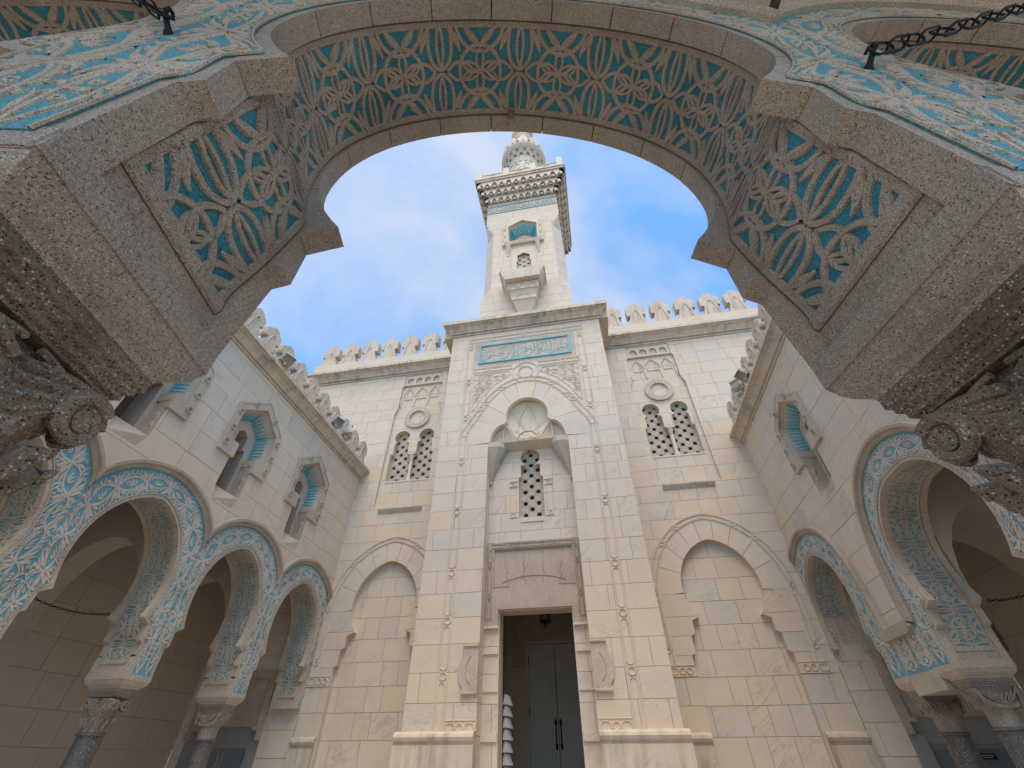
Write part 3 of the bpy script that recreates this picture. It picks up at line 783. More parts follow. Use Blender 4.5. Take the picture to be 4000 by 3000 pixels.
def merlon_poly(w=.60, h=.98):
    """bulbous head on a waisted, spreading foot"""
    r = [(.5, 0), (.47, .08), (.40, .22), (.34, .34), (.30, .42), (.33, .47), (.41, .47), (.47, .52), (.47, .80), (.40, .80), (.38, .86), (.27, .86), (.22, .94), (.12, .99), (0, 1.0)]
    r = [(x*w, z*h) for x, z in r]
    return r + [(-x, z) for x, z in reversed(r[:-1])]
_mer = {}
def merlons(th, xs, y, t, z, w, h, mat='marble_dirty'):
    k = (w, h, t)
    if k not in _mer:
        mb = MB(); P = merlon_poly(w, h); mb.prism(P, [], 0, t)
        arch_ = [(-.26*w, .06*h), (-.20*w, .40*h), (-.10*w, .62*h), (0, .70*h), (.10*w, .62*h), (.20*w, .40*h), (.26*w, .06*h)]
        rib(mb, smooth2(arch_, 2), .035*w/.6, .02, 0)
        for sx in (-1, 1): mb.add([(sx*.42*w+.055*w*math.cos(a), yy, .475*h+.055*w*math.sin(a)) for yy in (-.012, t+.012) for a in [2*math.pi*q/10 for q in range(10)]], [(i, (i+1) % 10, (i+1) % 10+10, i+10) for i in range(10)]+[tuple(range(9, -1, -1)), tuple(range(10, 20))])
        _mer[k] = raw_mesh('merlon', mb.v, mb.f, mat)
    for x in xs: th.link('merlon', _mer[k], None, Vector((x, y, z))-th.base)
def cornice(th, x0, x1, z0, z1, proj, y=0, mat='marble_trim', seg=1.15, ret=(False, False), depth=.3, rnd=random.Random(8)):
    """moulded cornice in stones; ret adds returns at the ends"""
    h = z1-z0
    prof = [(0, 0), (-.14*proj, .0), (-.16*proj, .10*h), (-.04*proj, .12*h), (-.04*proj, .15*h), (-.32*proj, .17*h), (-.32*proj, .25*h), (-.22*proj, .27*h), (-.36*proj, .42*h), (-.55*proj, .60*h), (-.84*proj, .70*h), (-.86*proj, .76*h), (-1.0*proj, .76*h), (-1.0*proj, 1.0*h)]
    x = x0; cuts = [x0]
    while x < x1-seg*.7:
        x += seg*rnd.uniform(.8, 1.2); cuts.append(min(x, x1))
    if cuts[-1] < x1-1e-6:
        if x1-cuts[-1] < seg*.5: cuts[-1] = x1
        else: cuts.append(x1)
    for i, (a, b_) in enumerate(zip(cuts[:-1], cuts[1:])):
        mb = MB(); ea = proj if (ret[0] and i == 0) else 0; eb = proj if (ret[1] and i == len(cuts)-2) else 0
        rings = []
        for yy, zz in prof + [(depth, h)] + [(depth, 0)]:
            o = -yy/proj if yy < 0 else (1.0 if zz > .5*h and yy > 0 else 0.0)
            rings.append([(a+.003-ea*o, y+yy, z0+zz), (b_-.003+eb*o, y+yy, z0+zz)])
        n = len(rings); vs = [p for r in rings for p in r]
        fs = [(2*k, 2*k+1, 2*((k+1) % n)+1, 2*((k+1) % n)) for k in range(n)] + [tuple(2*k for k in range(n)), tuple(2*k+1 for k in reversed(range(n)))]
        mb.add(vs, fs); th.part('cornice_stone', mb, mat)

# ------------------------------------------------------------------ side wings
def wing(F, sgn, name, label, arches, xw0, xw1, wins, corner, flip):
    th = Thing(name, label, 'arcade', F, ((xw0+xw1)/2, .3, -EZ))
    mats = dict(body='terrazzo_side', lip='terrazzo_side', sg='turquoise_face', sr='terrazzo_side', fg='turquoise_face', fr='relief_cream', hood='hood_stone')
    for (xc, d, hl, hr, key) in arches:
        arch_bay(th, d, xc, hl, hr, HOOD, 0, .6, key, mats, relief_pitch=.36)
    # stone face above the arches
    low = []
    srt = sorted(arches, key=lambda a: a[0])
    for (xc, d, hl, hr, key) in srt:
        def lowhalf(hs):
            o_, kk = cut_hood(smooth2(HOOD, 1), hs)
            q = [(min(hs, x+.085*(1 if x > .9 else x/.9)), z+.085*max(0, 1-(x/1.25)**2)) for x, z in o_]
            return q if kk else q+[(q[-1][0], 1.41), (hs, 1.41)]
        Lh = [(-x, z) for x, z in lowhalf(hl)]; Rh = lowhalf(hr)
        seg_ = [(xc+x, z) for x, z in reversed(Lh)] + [(xc+x, z) for x, z in Rh[1:]]
        low += seg_
    # keep only inside the wing's extent
    low = [p for p in low if xw0 <= p[0] <= xw1]
    o = []
    for p in low:
        if not o or dist2(o[-1], p) > 1e-4: o.append(p)
    TOP = 6.03
    outer = [(xw0, o[0][1])]+o+[(xw1, o[-1][1]), (xw1, TOP), (xw0, TOP)]
    holes = []
    for wc in wins: holes.append(window_outline(wc))
    region = [outer]+holes
    th.part('wall_core', MB().prism(outer, holes, .012, .25, True), 'mortar')
    r = random.Random(11 if sgn > 0 else 12)
    zs = [1.2+.43*i for i in range(12)]; zs = [z for z in zs if z < TOP-.1]+[TOP]
    blocks(th, courses(xw0, xw1, zs, r, (.42, .6, .75, .9)), region, 0, .012, rnd=r)
    for wc in wins: wing_window(th, wc)
    cornice(th, xw0, xw1, TOP, 6.32, .25, 0, 'marble_dirty', 1.1)
    th.part('parapet_base', MB().box(xw0, xw1, -.17, .12, 6.322, 6.40), 'marble_dirty')
    n = int((xw1-xw0)/.54); 
    xs = [x for x in [corner - flip*(.50+.545*i) for i in range(40)] if xw0+.25 < x < xw1-.2]
    merlons(th, xs, -.17, .17, 6.38, .46, .62)
    th.part('roof_slab', MB().box(xw0, xw1, .12, 3.1, 5.5, 6.1), 'plaster')
    # inner wall, ceiling, transverse arches
    rr = random.Random(21)
    inner = [(xw0, -EZ), (xw1, -EZ), (xw1, 3.9), (xw0, 3.9)]
    th.part('inner_wall_core', MB().box(xw0, xw1, 2.612, 2.9, -EZ, 3.9), 'mortar')
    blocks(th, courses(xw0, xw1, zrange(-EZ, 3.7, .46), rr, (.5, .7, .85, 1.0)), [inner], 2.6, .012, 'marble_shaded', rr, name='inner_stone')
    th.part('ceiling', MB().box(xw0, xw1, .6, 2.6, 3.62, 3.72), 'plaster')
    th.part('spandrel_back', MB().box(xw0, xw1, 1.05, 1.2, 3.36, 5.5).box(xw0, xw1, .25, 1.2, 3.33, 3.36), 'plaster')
    for (a, b_) in zip(srt[:-1], srt[1:]):
        xm = (a[0]+a[3]); h2 = max(.17, (a[3]-a[1]['b'])*.9)
        prof = [(1.6-1.0, -EZ+0), (.60, ZBOT)]
        pts = [(.62, 3.62), (.62, 1.0)]+[(1.6-.98*math.cos(R_(t)), 1.6+1.25*math.sin(R_(t))) for t in range(0, 181, 15)]+[(2.58, -EZ), (2.6, -EZ), (2.6, 3.62)]
        m2 = MB().prism(pts, [], -h2, h2); m2.v = [(xm+v[1], v[0], v[2]) for v in m2.v]
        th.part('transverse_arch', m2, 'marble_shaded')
    return th, srt
def window_outline(wc):
    return [(wc-.60, 4.17), (wc-.30, 4.17), (wc-.30, 3.62), (wc-.22, 3.40), (wc+.22, 3.40), (wc+.30, 3.62), (wc+.30, 4.17), (wc+.60, 4.17), (wc+.60, 5.14), (wc, 5.57), (wc-.60, 5.14)]
def penta(wc, h, z0, z1, z2): return [(wc-h, z0), (wc+h, z0), (wc+h, z1), (wc, z2), (wc-h, z1)]
_ww = {}
def wing_window(th, wc):
    """window with a gabled frame, sloping reveals set with turquoise prisms, and a deep slot running down to a sloped sill"""
    def put(name, key, mk, mat, parent=None, smooth=False):
        if key not in _ww: m = mk(); _ww[key] = raw_mesh(name, m.v, m.f, mat)
        return th.link(name, _ww[key], parent, (Vector((wc, 0, 0))-th.base) if parent is None else (0, 0, 0))
    D1, D2 = .26, 1.0
    def fr():
        mb = MB()
        out = [(-.65, 4.15), (-.27, 4.15), (-.27, 4.30), (-.37, 4.30), (-.37, 4.42), (-.50, 4.42), (-.50, 5.08), (0, 5.43), (.50, 5.08), (.50, 4.42), (.37, 4.42), (.37, 4.30), (.27, 4.30), (.27, 4.15), (.65, 4.15), (.65, 5.17), (0, 5.63), (-.65, 5.17)]
        mb.prism(out, [], -.055, .02)
        rib(mb, [(-.62, 4.2), (-.62, 5.15), (0, 5.595), (.62, 5.15), (.62, 4.2)], .016, .012, -.055)
        for x, z in ((-.575, 4.62), (-.575, 4.98), (-.30, 5.345), (.30, 5.345), (.575, 4.98), (.575, 4.62), (.575, 4.32), (-.575, 4.32)):
            rib(mb, [(x+.050*math.cos(a), z+.050*math.sin(a)) for a in [2*math.pi*k/14 for k in range(14)]], .022, .026, -.055, True)
        for sx in (-1, 1):                                   # feet return inward as little shelves on corbels
            mb.box(*sorted((sx*.27, sx*.50)), -.05, D1, 4.30, 4.44)
            mb.hull8([(sx*.30, .06, 4.02), (sx*.36, .06, 4.02), (sx*.36, .12, 4.02), (sx*.30, .12, 4.02)], [(sx*.28, -.03, 4.30), (sx*.46, -.03, 4.30), (sx*.46, .2, 4.30), (sx*.28, .2, 4.30)])
            mb.lathe([(.0, 3.80), (.035, 3.82), (.04, 3.87), (.03, 3.92), (.055, 4.02), (.05, 4.06)], sx*.32, .1, 10)
        return mb
    f_ = put('window_frame', 'fr', fr, 'terrazzo_side')
    OUT = penta(0, .50, 4.42, 5.08, 5.43); INN = penta(0, .36, 4.42, 4.98, 5.22)
    def rev():
        mb = MB()
        for i in (1, 2, 3, 4):
            a, b_ = OUT[i], OUT[(i+1) % 5]; c, d = INN[(i+1) % 5], INN[i]
            mb.add([(a[0], 0, a[1]), (b_[0], 0, b_[1]), (c[0], D1, c[1]), (d[0], D1, d[1])], [(0, 1, 2, 3)])
        slot = [(-.13, 4.62), (.13, 4.62), (.13, 4.88), (0, 4.97), (-.13, 4.88)]; low = [(-.21, 3.9), (.21, 3.9), (.21, 4.60), (-.21, 4.60)]
        pan = penta(0, .36, 3.62, 4.98, 5.22); hole = [(-.21, 3.74), (.21, 3.74), (.21, 4.60), (.13, 4.60), (.13, 4.88), (0, 4.97), (-.13, 4.88), (-.13, 4.60), (-.21, 4.60)]
        V, T = region_tris([[(-.36, 3.62), (.36, 3.62), (.36, 4.98), (0, 5.22), (-.36, 4.98)], hole]); mb.add([(x, D1, z) for x, z in V], T)
        n = len(hole); mb.add([(x, D1, z) for x, z in hole]+[(x, D2, z) for x, z in hole], [(i, (i+1) % n, (i+1) % n+n, i+n) for i in range(n)])
        mb.add([(x, D2, z) for x, z in hole], [tuple(range(n))])
        # chute sides below the frame and the sloped sill
        ch = [(-.30, 3.62), (-.30, 4.17), (-.60, 4.17), (-.60, 4.42)]
        for sx in (-1, 1):
            mb.add([(sx*.296, 0, 3.60), (sx*.296, 0, 4.42), (sx*.296, D1, 4.42), (sx*.296, D1, 3.60)], [(0, 1, 2, 3)])
            mb.add([(sx*.595, .004, 4.175), (sx*.595, .004, 4.42), (sx*.30, 0.004, 4.42), (sx*.30, 0.004, 4.175)], [(0, 1, 2, 3)])
        mb.add([(-.30, 0, 3.62), (-.22, -.0, 3.40), (.22, 0, 3.40), (.30, 0, 3.62), (.30, D1, 3.74), (-.30, D1, 3.74), (-.06, .0, 3.52)], [(0, 1, 2, 3, 4, 5)])
        return mb
    put('reveal', 'rev', rev, 'terrazzo_side', f_)
    def lattice():
        mb = MB(); mb.prism([(-.13, 4.62), (.13, 4.62), (.13, 4.88), (0, 4.97), (-.13, 4.88)], [], D2-.4, D2-.37); mb.box(-.21, .21, D2-.35, D2-.3, 3.8, 4.6)
        return mb
    put('slot_glazing', 'lat', lattice, 'hole_dark', f_)
    def tooth_mesh(a, b_, c, d):
        # a,b on the outer edge, c,d on the inner edge; prism ridge rising from the reveal
        mb = MB(); A, B_, C, D = [Vector(p) for p in (a, b_, c, d)]
        nn = (B_-A).cross(D-A).normalized(); mid = (A+B_+C+D)/4
        if nn.dot(Vector((0, 0, 4.75))-Vector((mid.x, 0, mid.z))+Vector((0, -1, 0))) < 0: nn = -nn
        hgt = .028; p0 = (A+B_)/2*.90+(C+D)/2*.10; base1 = A*.80+D*.20; base2 = B_*.80+C*.20
        tip = p0; r1 = ((A+B_)/2*.72+(C+D)/2*.28)+nn*hgt; r2 = (C+D)/2+nn*hgt
        mb.add([tip, base1, D, C, base2, r1, r2], [(0, 1, 5), (0, 5, 4), (1, 2, 6, 5), (5, 6, 3, 4), (2, 3, 6)]); return mb
    def teeth():
        L = []
        for i in (1, 2, 3, 4):
            a, b_ = OUT[i], OUT[(i+1) % 5]; d, c = INN[i], INN[(i+1) % 5]
            n = 8 if i in (1, 4) else 7
            for k in range(n):
                t0, t1 = (k+.10)/n, (k+.90)/n
                l3 = lambda p, q, t, y: (p[0]+(q[0]-p[0])*t, y, p[1]+(q[1]-p[1])*t)
                oa, ob = l3(a, b_, t0, .045), l3(a, b_, t1, .045); ic, idd = l3(d, c, t1, D1-.006), l3(d, c, t0, D1-.006)
                # bring the outer points 12% down the slope and lift everything 4 mm
                L.append((oa, ob, ic, idd))
        return L
    if 'teeth' not in _ww:
        lst = []
        for oa, ob, ic, idd in teeth():
            m = tooth_mesh(oa, ob, ic, idd); lst.append(raw_mesh('turquoise_prism', m.v, m.f, 'turquoise_paint'))
        _ww['teeth'] = lst
    for me in _ww['teeth']: th.link('turquoise_prism', me, f_)

lw, ls = wing(FL, 1, 'arcade_wing', 'long side wing left of the court with turquoise horseshoe arches and three slot windows', [(9.03, SIDE, 1.025, 1.025, 'S'), (6.98, SIDE, 1.025, 1.025, 'S'), (4.93, SIDE, 1.025, 1.025, 'S'), (2.88, SIDE, 1.025, 1.025, 'S'), (.83, SIDE, 1.025, 1.025, 'S')], -.19, 10.0, [8.0, 5.95, 3.90], 10.0, 1, )
for y_, kd in ((8.005, 'leafy'), (5.955, 'volute'), (3.905, 'leafy'), (1.855, 'leafy')):
    column(lw, y_, .3, .205, .300, .14, kd, dict(impost='terrazzo_side', cap='carved_capital'))
rw, rs_ = wing(FR, -1, 'arcade_wing', 'side wing right of the court with two unequal turquoise horseshoe arches and one slot window', [(-9.23, SIDE, 1.025, 1.65, 'R3'), (-5.93, WIDE, 1.65, 1.12, 'R2'), (-3.69, WIDE, 1.12, 1.12, 'R1')], -10.0, -2.57, [-7.55], -10.0, -1)
for y_, kd in ((-8.20, 'leafy'), (-7.10, 'leafy')):
    column(rw, y_, .3, .205, .300, .15, kd, dict(impost='terrazzo_side', cap='carved_capital'))
column(rw, -4.81, .3, .155, .300, .14, 'leafy', dict(impost='terrazzo_side', cap='carved_capital'))
# the wide pier's foot between its two columns and the bracket that ends the stone strip
rw.part('pier_foot', MB().loft([rectring(-7.65, .3, .345+i, .30-i, ZBOT+dz) for i, dz in ((0, 0), (0, -.02), (-.0, -.09), (-.0, -.16))]), 'terrazzo_side')
rw.part('strip_bracket', MB().prism([(-8.02, 1.44), (-8.06, 1.36), (-7.98, 1.30), (-7.32, 1.30), (-7.24, 1.36), (-7.28, 1.44)], [], -.09, .02), 'hood_stone')
# doorway at the far end of each arcade
def end_wall(F_, x0, x1, nm, label, doorx):
    th = Thing(nm, label, 'wall', F_, ((x0+x1)/2, 0, -EZ)); r = random.Random(31)
    dl, dr = doorx; outer = [(x0, -EZ), (x1, -EZ), (x1, 3.62), (x0, 3.62)]; hole = [(dl, -EZ+.002), (dr, -EZ+.002), (dr, 1.45), (dl, 1.45)]
    th.part('wall_core', MB().prism(outer, [hole], .012, .3), 'mortar')
    blocks(th, courses(x0, x1, zrange(-EZ, 3.4, .43), r), [outer, hole], 0, .012, 'marble', r)
    c = (dl+dr)/2; w = (dr-dl)/2
    mb = MB(); mb.prism([(dl, .34), (dl+.10, .34), (dl+.10, .50), (dl+.22, .50), (dl+.22, .56), (dl+.14, .56), (dl+.14, 1.38), (dr-.14, 1.38), (dr-.14, .56), (dr-.22, .56), (dr-.22, .50), (dr-.10, .50), (dr-.10, .34), (dr, .34), (dr, 1.50), (dl, 1.50)], [], -.05, .05)
    th.part('door_surround', mb, 'hood_stone')
    mb = MB(); mb.box(dl+.1, dr-.1, .02, .06, .56, 1.40)
    for k in (-2, -1, 0, 1, 2): rib(mb, smooth2([(c+k*.28, .72+.02*(2-abs(k))), (c+k*.29, .85), (c+k*.29-.03, .95), (c+k*.29+.05, 1.05), (c+k*.30, 1.15), (c+k*.33, 1.38)], 2), .012, .01, .02)
    rib(mb, arc(c, .2, w*1.1, 50, 130, 16, .5), .014, .01, .02)
    th.part('lintel_panel', mb, 'hood_stone')
    th.part('jambs_backing', MB().box(dl, dl+.24, .0, .12, -EZ, .34).box(dr-.24, dr, .0, .12, -EZ, .34).box(dl+.10, dr-.10, .055, .14, .22, .56).box(dl, dr, .26, .29, -EZ, 1.44), 'frame_metal')  # last box is an added backing that blocks the sky behind the doorway
    for a, b_ in ((dl+.25, c-.015), (c+.015, dr-.25)):
        l = th.part('glass_door', MB().box(a, b_, .10, .14, -EZ, .22), 'frame_metal')
        th.part('pane', MB().box(a+.06, b_-.06, .085, .095, -EZ+.1, .16), 'glass_panel', l)
    return th
end_wall(FB, -8.82, -6.23, 'end_wall', 'stone end wall with a doorway at the far end of the left arcade', (-8.6, -6.92))
end_wall(FB, 4.14, 6.73, 'end_wall', 'stone end wall with a glazed doorway at the far end of the right arcade', (4.72, 6.4))
mb = MB().box(5.60, 5.85, -.02, -.005, .02, .11)
sg_ = Thing('door_sign', 'small black sign plate on the glazed door inside the right arcade', 'sign', FB, (5.72, 0, .02)); sg_.part('plate', MB().box(5.60, 5.85, .05, .062, .03, .105), 'sign_black')
sg_.part('lettering', MB().box(5.63, 5.82, .047, .05, .075, .082).box(5.65, 5.79, .047, .05, .052, .059), 'lamp_grey')
# ------------------------------------------------------------------ pierced tile grilles
def star(cx, cz, r, k=8, q=.78): return [(cx+(r if i % 2 == 0 else r*q)*math.cos(math.pi*i/k+math.pi/8), cz+(r if i % 2 == 0 else r*q)*math.sin(math.pi*i/k+math.pi/8)) for i in range(2*k)]
def grille(th, parent_name, shape, y, px=.155, pz=.285, r=.064, x0=0, z0=0, mat='terrazzo_side'):
    xs = [p[0] for p in shape]; zs = [p[1] for p in shape]; X0, X1, Z0, Z1 = min(xs), max(xs), min(zs), max(zs)
    holes = []; pts = []
    i0 = int((X0-x0)/px)-2
    for i in range(i0, i0+int((X1-X0)/px)+5):
        for j in range(int((Z0-z0)/pz)-2, int((Z1-z0)/pz)+3):
            cx = x0+i*px; cz = z0+(j+(.5 if i % 2 else 0))*pz
            pts.append((cx, cz))
            if all(inside((cx+a*(r+.004), cz+b_*(r+.004)), [shape]) for a, b_ in ((1, 0), (-1, 0), (0, 1), (0, -1), (.7, .7), (-.7, .7), (.7, -.7), (-.7, -.7))): holes.append(star(cx, cz, r))
    g = th.part(parent_name, MB().prism(shape, holes, y, y+.05), mat)
    mb = MB(); ok = lambda u, v: inside((u, v), [shape]) and all((u-a)**2+(v-b_)**2 > (r*1.02)**2 for a, b_ in pts if abs(u-a) < .1 and abs(v-b_) < .1)
    fm = lambda u, v, h: (u, y-h, v); k = [0]
    for cx, cz in pts:
        for dx, dz in ((px, pz/2), (px, -pz/2)):
            L_ = math.hypot(dx, dz); nx, nz = -dz/L_, dx/L_
            for o in (-.017, .017):
                k[0] += 1; ribbon(mb, [(cx+dx*t/12+nx*o, cz+dz*t/12+nz*o) for t in range(13)], .012, fm, .0014+(k[0] % 5)*.0004, ok)
        k[0] += 1; ribbon(mb, star(cx, cz, r*1.30)+[star(cx, cz, r*1.30)[0]], .008, fm, .0030+(k[0] % 5)*.0004, ok)
    if mb.v: th.part('tile_pattern', mb, 'pale_turquoise', g, stuff=True)
    th.part('dark_backing', MB().prism(shape, [], y+.085, y+.095), 'hole_dark', g)
    return g

# ------------------------------------------------------------------ back wall of the court
def blind(xc): 
    h = []
    for i in range(0, 16):
        u = math.cos(i/15*math.pi/2); z = .985*u; h.append((.62*max(0, math.sqrt(max(0, 1.014**2-z*z))-.239)+.38*.775*max(0, 1-u**2)**.5, 2.72+z))
    for i in range(1, 8): w = i/7; h.append((.775-(.775-.592)*w*w, 2.72-(2.72-2.19)*w))
    h += [(.742, 2.125), (.742, 1.90), (.825, 1.855), (.825, 1.57), (.905, 1.53), (.885, 1.2)]
    return h
def hoodcurve(off=0):
    o = []
    for i in range(0, 13):
        z = (1.635+off)*math.cos(i/12*math.pi/2); rr = 1.345+off; ee = ((1.635+off)**2-rr*rr)/(2*rr); o.append((.6*max(0, math.sqrt(max(0, (rr+ee)**2-z*z))-ee)+.4*rr*max(0, 1-(z/(1.635+off))**2)**.5, 2.60+z))
    return o + [(1.34+off, 2.0), (1.30+off, 1.38)]
def winpanel(xc):      # stepped recess round the paired windows
    r = [(.78, 5.15), (.78, 8.30), (.70, 8.55), (.70, 9.42), (.645, 9.50), (.645, 9.93)]
    return [(xc-x, z) for x, z in r]+[(xc+x, z) for x, z in reversed(r)]
def winlight(xc):      # outline of the two lights with the shaft of wall between them, lower part joined
    def lobe(cx, a0, a1): return arc(cx, 7.44, .235, a0, a1, 16)
    L = lobe(xc-.385, 232, -50); Rr = lobe(xc+.385, 230, -52)
    return [(xc-.655, 5.95), (xc-.655, 6.83), (xc-.585, 6.86), (xc-.585, 7.22)] + L + [(xc-.135, 7.22), (xc-.135, 6.84), (xc+.135, 6.84), (xc+.135, 7.22)] + Rr + [(xc+.585, 7.22), (xc+.585, 6.86), (xc+.655, 6.83), (xc+.655, 5.95)]
def court_wall(name, label, x0, x1, xc, wx, outer, seed, cor_ret, mx):
    th = Thing(name, label, 'wall', FB, ((x0+x1)/2, .3, -EZ)); r = random.Random(seed)
    bl = [(xc+x, z) for x, z in full(blind(xc))]                 # left foot -> apex -> right foot at z 1.2
    hi = [(xc+x, z) for x, z in full(smooth2(hoodcurve(-.10), 1))]
    hole_main = [(xc-.885, -EZ+.001), (xc-.885, 1.2), (hi[0][0], 1.2)]+hi+[(hi[-1][0], 1.2), (xc+.885, 1.2), (xc+.885, -EZ+.001)]
    opening = [(xc-.885, -EZ+.001)]+bl+[(xc+.885, -EZ+.001)]
    wp = winpanel(wx)
    # keep the recess clear of the neighbour's face
    th.part('wall_core', MB().prism(outer, [[(xc-.90, -EZ+.001)]+offset(bl, .012)+[(xc+.90, -EZ+.001)], offc(wp, .012)], .012, .30), 'mortar')
    th.part('arch_reveal', strip_y([(xc-.888, -EZ)]+bl+[(xc+.888, -EZ)], .003, .14), 'marble_trim')
    zs = zrange(.33-.432*5, 10.0, .432)
    zs = [z for z in zs if z < 9.9]+[9.98]
    blocks(th, courses(x0, x1, zs, r, (.45, .6, .8, 1.0)), [outer, hole_main, wp], 0, .012, rnd=r, cap=230)
    ring = [(xc-1.28, 1.2)]+hi+[(xc+1.28, 1.2)]+list(reversed(bl))
    c0 = (xc, 2.72); wd = []
    for a, b_ in zip([-6, 22, 44, 65, 82, 98, 115, 136, 158], [22, 44, 65, 82, 98, 115, 136, 158, 186]):
        aa, bb = R_(a+.25), R_(b_-.25); m = (aa+bb)/2
        wd.append([(c0[0]+.3*math.cos(aa), c0[1]+.3*math.sin(aa)), (c0[0]+2.2*math.cos(aa), c0[1]+2.2*math.sin(aa)), (c0[0]+2.4*math.cos(m), c0[1]+2.4*math.sin(m)), (c0[0]+2.2*math.cos(bb), c0[1]+2.2*math.sin(bb)), (c0[0]+.3*math.cos(bb), c0[1]+.3*math.sin(bb))])
    blocks(th, wd, [clip_halfplane(ring, 2.62, True)], 0, .012, rnd=r, name='voussoir')
    blocks(th, courses(xc-1.5, xc+1.5, [1.2, 1.53, 1.86, 2.2, 2.62], r, (3.1, 3.3)), [clip_halfplane([p for p in ring if p[0] < xc] , 2.62, False), clip_halfplane([p for p in ring if p[0] > xc], 2.62, False)], 0, .012, rnd=r, name='voussoir')
    # infill of the blind arch
    blocks(th, courses(xc-1.0, xc+1.0, zs, r, (.34, .46, .62, .7)), [[(xc-.95, -EZ), (xc+.95, -EZ), (xc+.95, 3.75), (xc-.95, 3.75)]], .135, .012, rnd=r, name='infill_stone')
    th.part('infill_core', MB().box(xc-.95, xc+.95, .147, .29, -EZ, 3.75), 'mortar')
    mb = MB()
    hc = [(xc+x, z) for x, z in full(smooth2(hoodcurve(0), 2))]
    L_ = sum(dist2(a, b_) for a, b_ in zip(hc[:-1], hc[1:]))
    bead_curve(mb, hc, .125, [L_*t for t in (.035, .185, .335, .405, .595, .665, .815, .965)], 0)
    for sx in (-1, 1):
        a = xc+sx*1.42; b_ = xc+sx*.905
        if sx < 0: bead_band(mb, (a, 1.29), (b_, 1.29), .17, [.28, .41], 0)
        else: bead_band(mb, (b_, 1.29), (a, 1.29), .17, [.11, .24], 0)
    th.part('carved_band', mb, 'marble_trim')
    # window recess
    lights = winlight(wx); wpi = wp
    th.part('recess_core', MB().prism(wp, [offc(lights, .012)], .092, .29), 'mortar')
    th.part('light_reveal', strip_y(lights, .083, .245), 'marble_trim')
    th.part('recess_sides', MB().add([(x, yy, z) for yy in (.003, .09) for x, z in wp], [(i, (i+1) % len(wp), (i+1) % len(wp)+len(wp), i+len(wp)) for i in range(len(wp))]), 'marble_trim')
    blocks(th, courses(wx-.8, wx+.8, zrange(5.15, 9.9, .432), r, (.45, .6, .8)), [wp, lights], .08, .012, rnd=r, name='recess_stone')
    fr = th.part('twin_window', MB().prism([(x, z) for x, z in lights], [[(wx+(x-wx)*.985, z+(.012 if z < 6 else -.012)) for x, z in lights]], .076, .10) if False else MB().box(wx-.66, wx+.66, .07, .20, 5.90, 5.948), 'marble_trim')
    g = grille(th, 'tile_grille', [(wx-.70, 5.9), (wx+.70, 5.9), (wx+.70, 7.75), (wx-.70, 7.75)], .24, x0=wx+.385, z0=5.62)
    mb = MB().lathe([(.03, 5.95), (.075, 5.955), (.075, 6.0), (.055, 6.03), (.05, 6.06), (.052, 6.6), (.05, 6.62), (.065, 6.635), (.05, 6.65), (.055, 6.70), (.085, 6.78), (.085, 6.80)], wx, .16, 16); mb.box(wx-.10, wx+.10, .07, .24, 6.80, 6.842)
    th.part('colonnette', mb, 'marble_trim', fr, True)
    mb = MB(); q = 28; ring_ = lambda rr: [(wx+rr*math.cos(2*math.pi*i/q), 8.13+rr*1.0*math.sin(2*math.pi*i/q)) for i in range(q)]
    mb.prism(ring_(.40), [ring_(.245)], .025, .085); th.part('ring_boss', mb, 'terrazzo_side')
    mb = MB(); rr_ = []
    # blind arcading: four round arches above three pointed ones
    for k in range(4):
        cx = wx-.455+.30*k; rr_.append([(cx-.11, 9.56)]+arc(cx, 9.70, .11, 180, 0, 10)+[(cx+.11, 9.56)])
    mb.prism([(wx-.635, 9.50), (wx+.635, 9.50), (wx+.635, 9.92), (wx-.635, 9.92)], rr_, .015, .078)
    for k, (cx, w, b_) in enumerate(((-.44, .17, 8.72), (0, .21, 8.72), (.44, .17, 8.72))):
        P = lambda s: [(wx+cx-w*s, b_+.22), (wx+cx-w*s*.92, b_+.40), (wx+cx-w*s*.5, b_+.55), (wx+cx, b_+.55+.12*s), (wx+cx+w*s*.5, b_+.55), (wx+cx+w*s*.92, b_+.40), (wx+cx+w*s, b_+.22)]
        rib(mb, smooth2(P(1.15), 2), .030, .03, .08); rib(mb, smooth2(P(.7), 2), .022, .022, .08)
        rib(mb, [(wx+cx-w*.8, b_+.20), (wx+cx+w*.8, b_+.20)], .02, .02, .08)
    for cx in (-.66, -.225, .225, .66):
        mb.prism([(wx+cx-.045, 8.95), (wx+cx+.045, 8.95), (wx+cx+.008, 8.60), (wx+cx-.008, 8.60)], [], .045, .079)
    th.part('blind_arcading', mb, 'marble_trim')
    mb = MB()
    for a, b_ in ((-.60, -.20), (-.195, .16), (.165, .60)): mb.hull8([(wx+a, -.005, 4.94), (wx+b_, -.005, 4.94), (wx+b_, .01, 4.94), (wx+a, .01, 4.94)], [(wx+a, -.075, 5.05), (wx+b_, -.075, 5.05), (wx+b_, .03, 5.05), (wx+a, .03, 5.05)])
    mb.box(wx-.60, wx+.60, -.075, .03, 5.05, 5.085); th.part('ledge', mb, 'marble_dirty')
    cornice(th, mx[0], mx[1], 9.98, 10.38, .30, 0, 'marble_dirty', 1.2, cor_ret)
    mb = MB()
    th.part('parapet_base', MB().box(mx[0]-(.12 if cor_ret[0] else 0), mx[1]+(.12 if cor_ret[1] else 0), -.14, .2, 10.38, 10.86), 'marble_trim')
    th.part('base_moulding', base_mould(x0 if x0 > -6 else -6.21, xc-.905, .02), 'marble_dirty'); th.part('base_moulding', base_mould(xc+.905, x1 if x1 < 4.13 else 4.12, .02), 'marble_dirty')
    return th
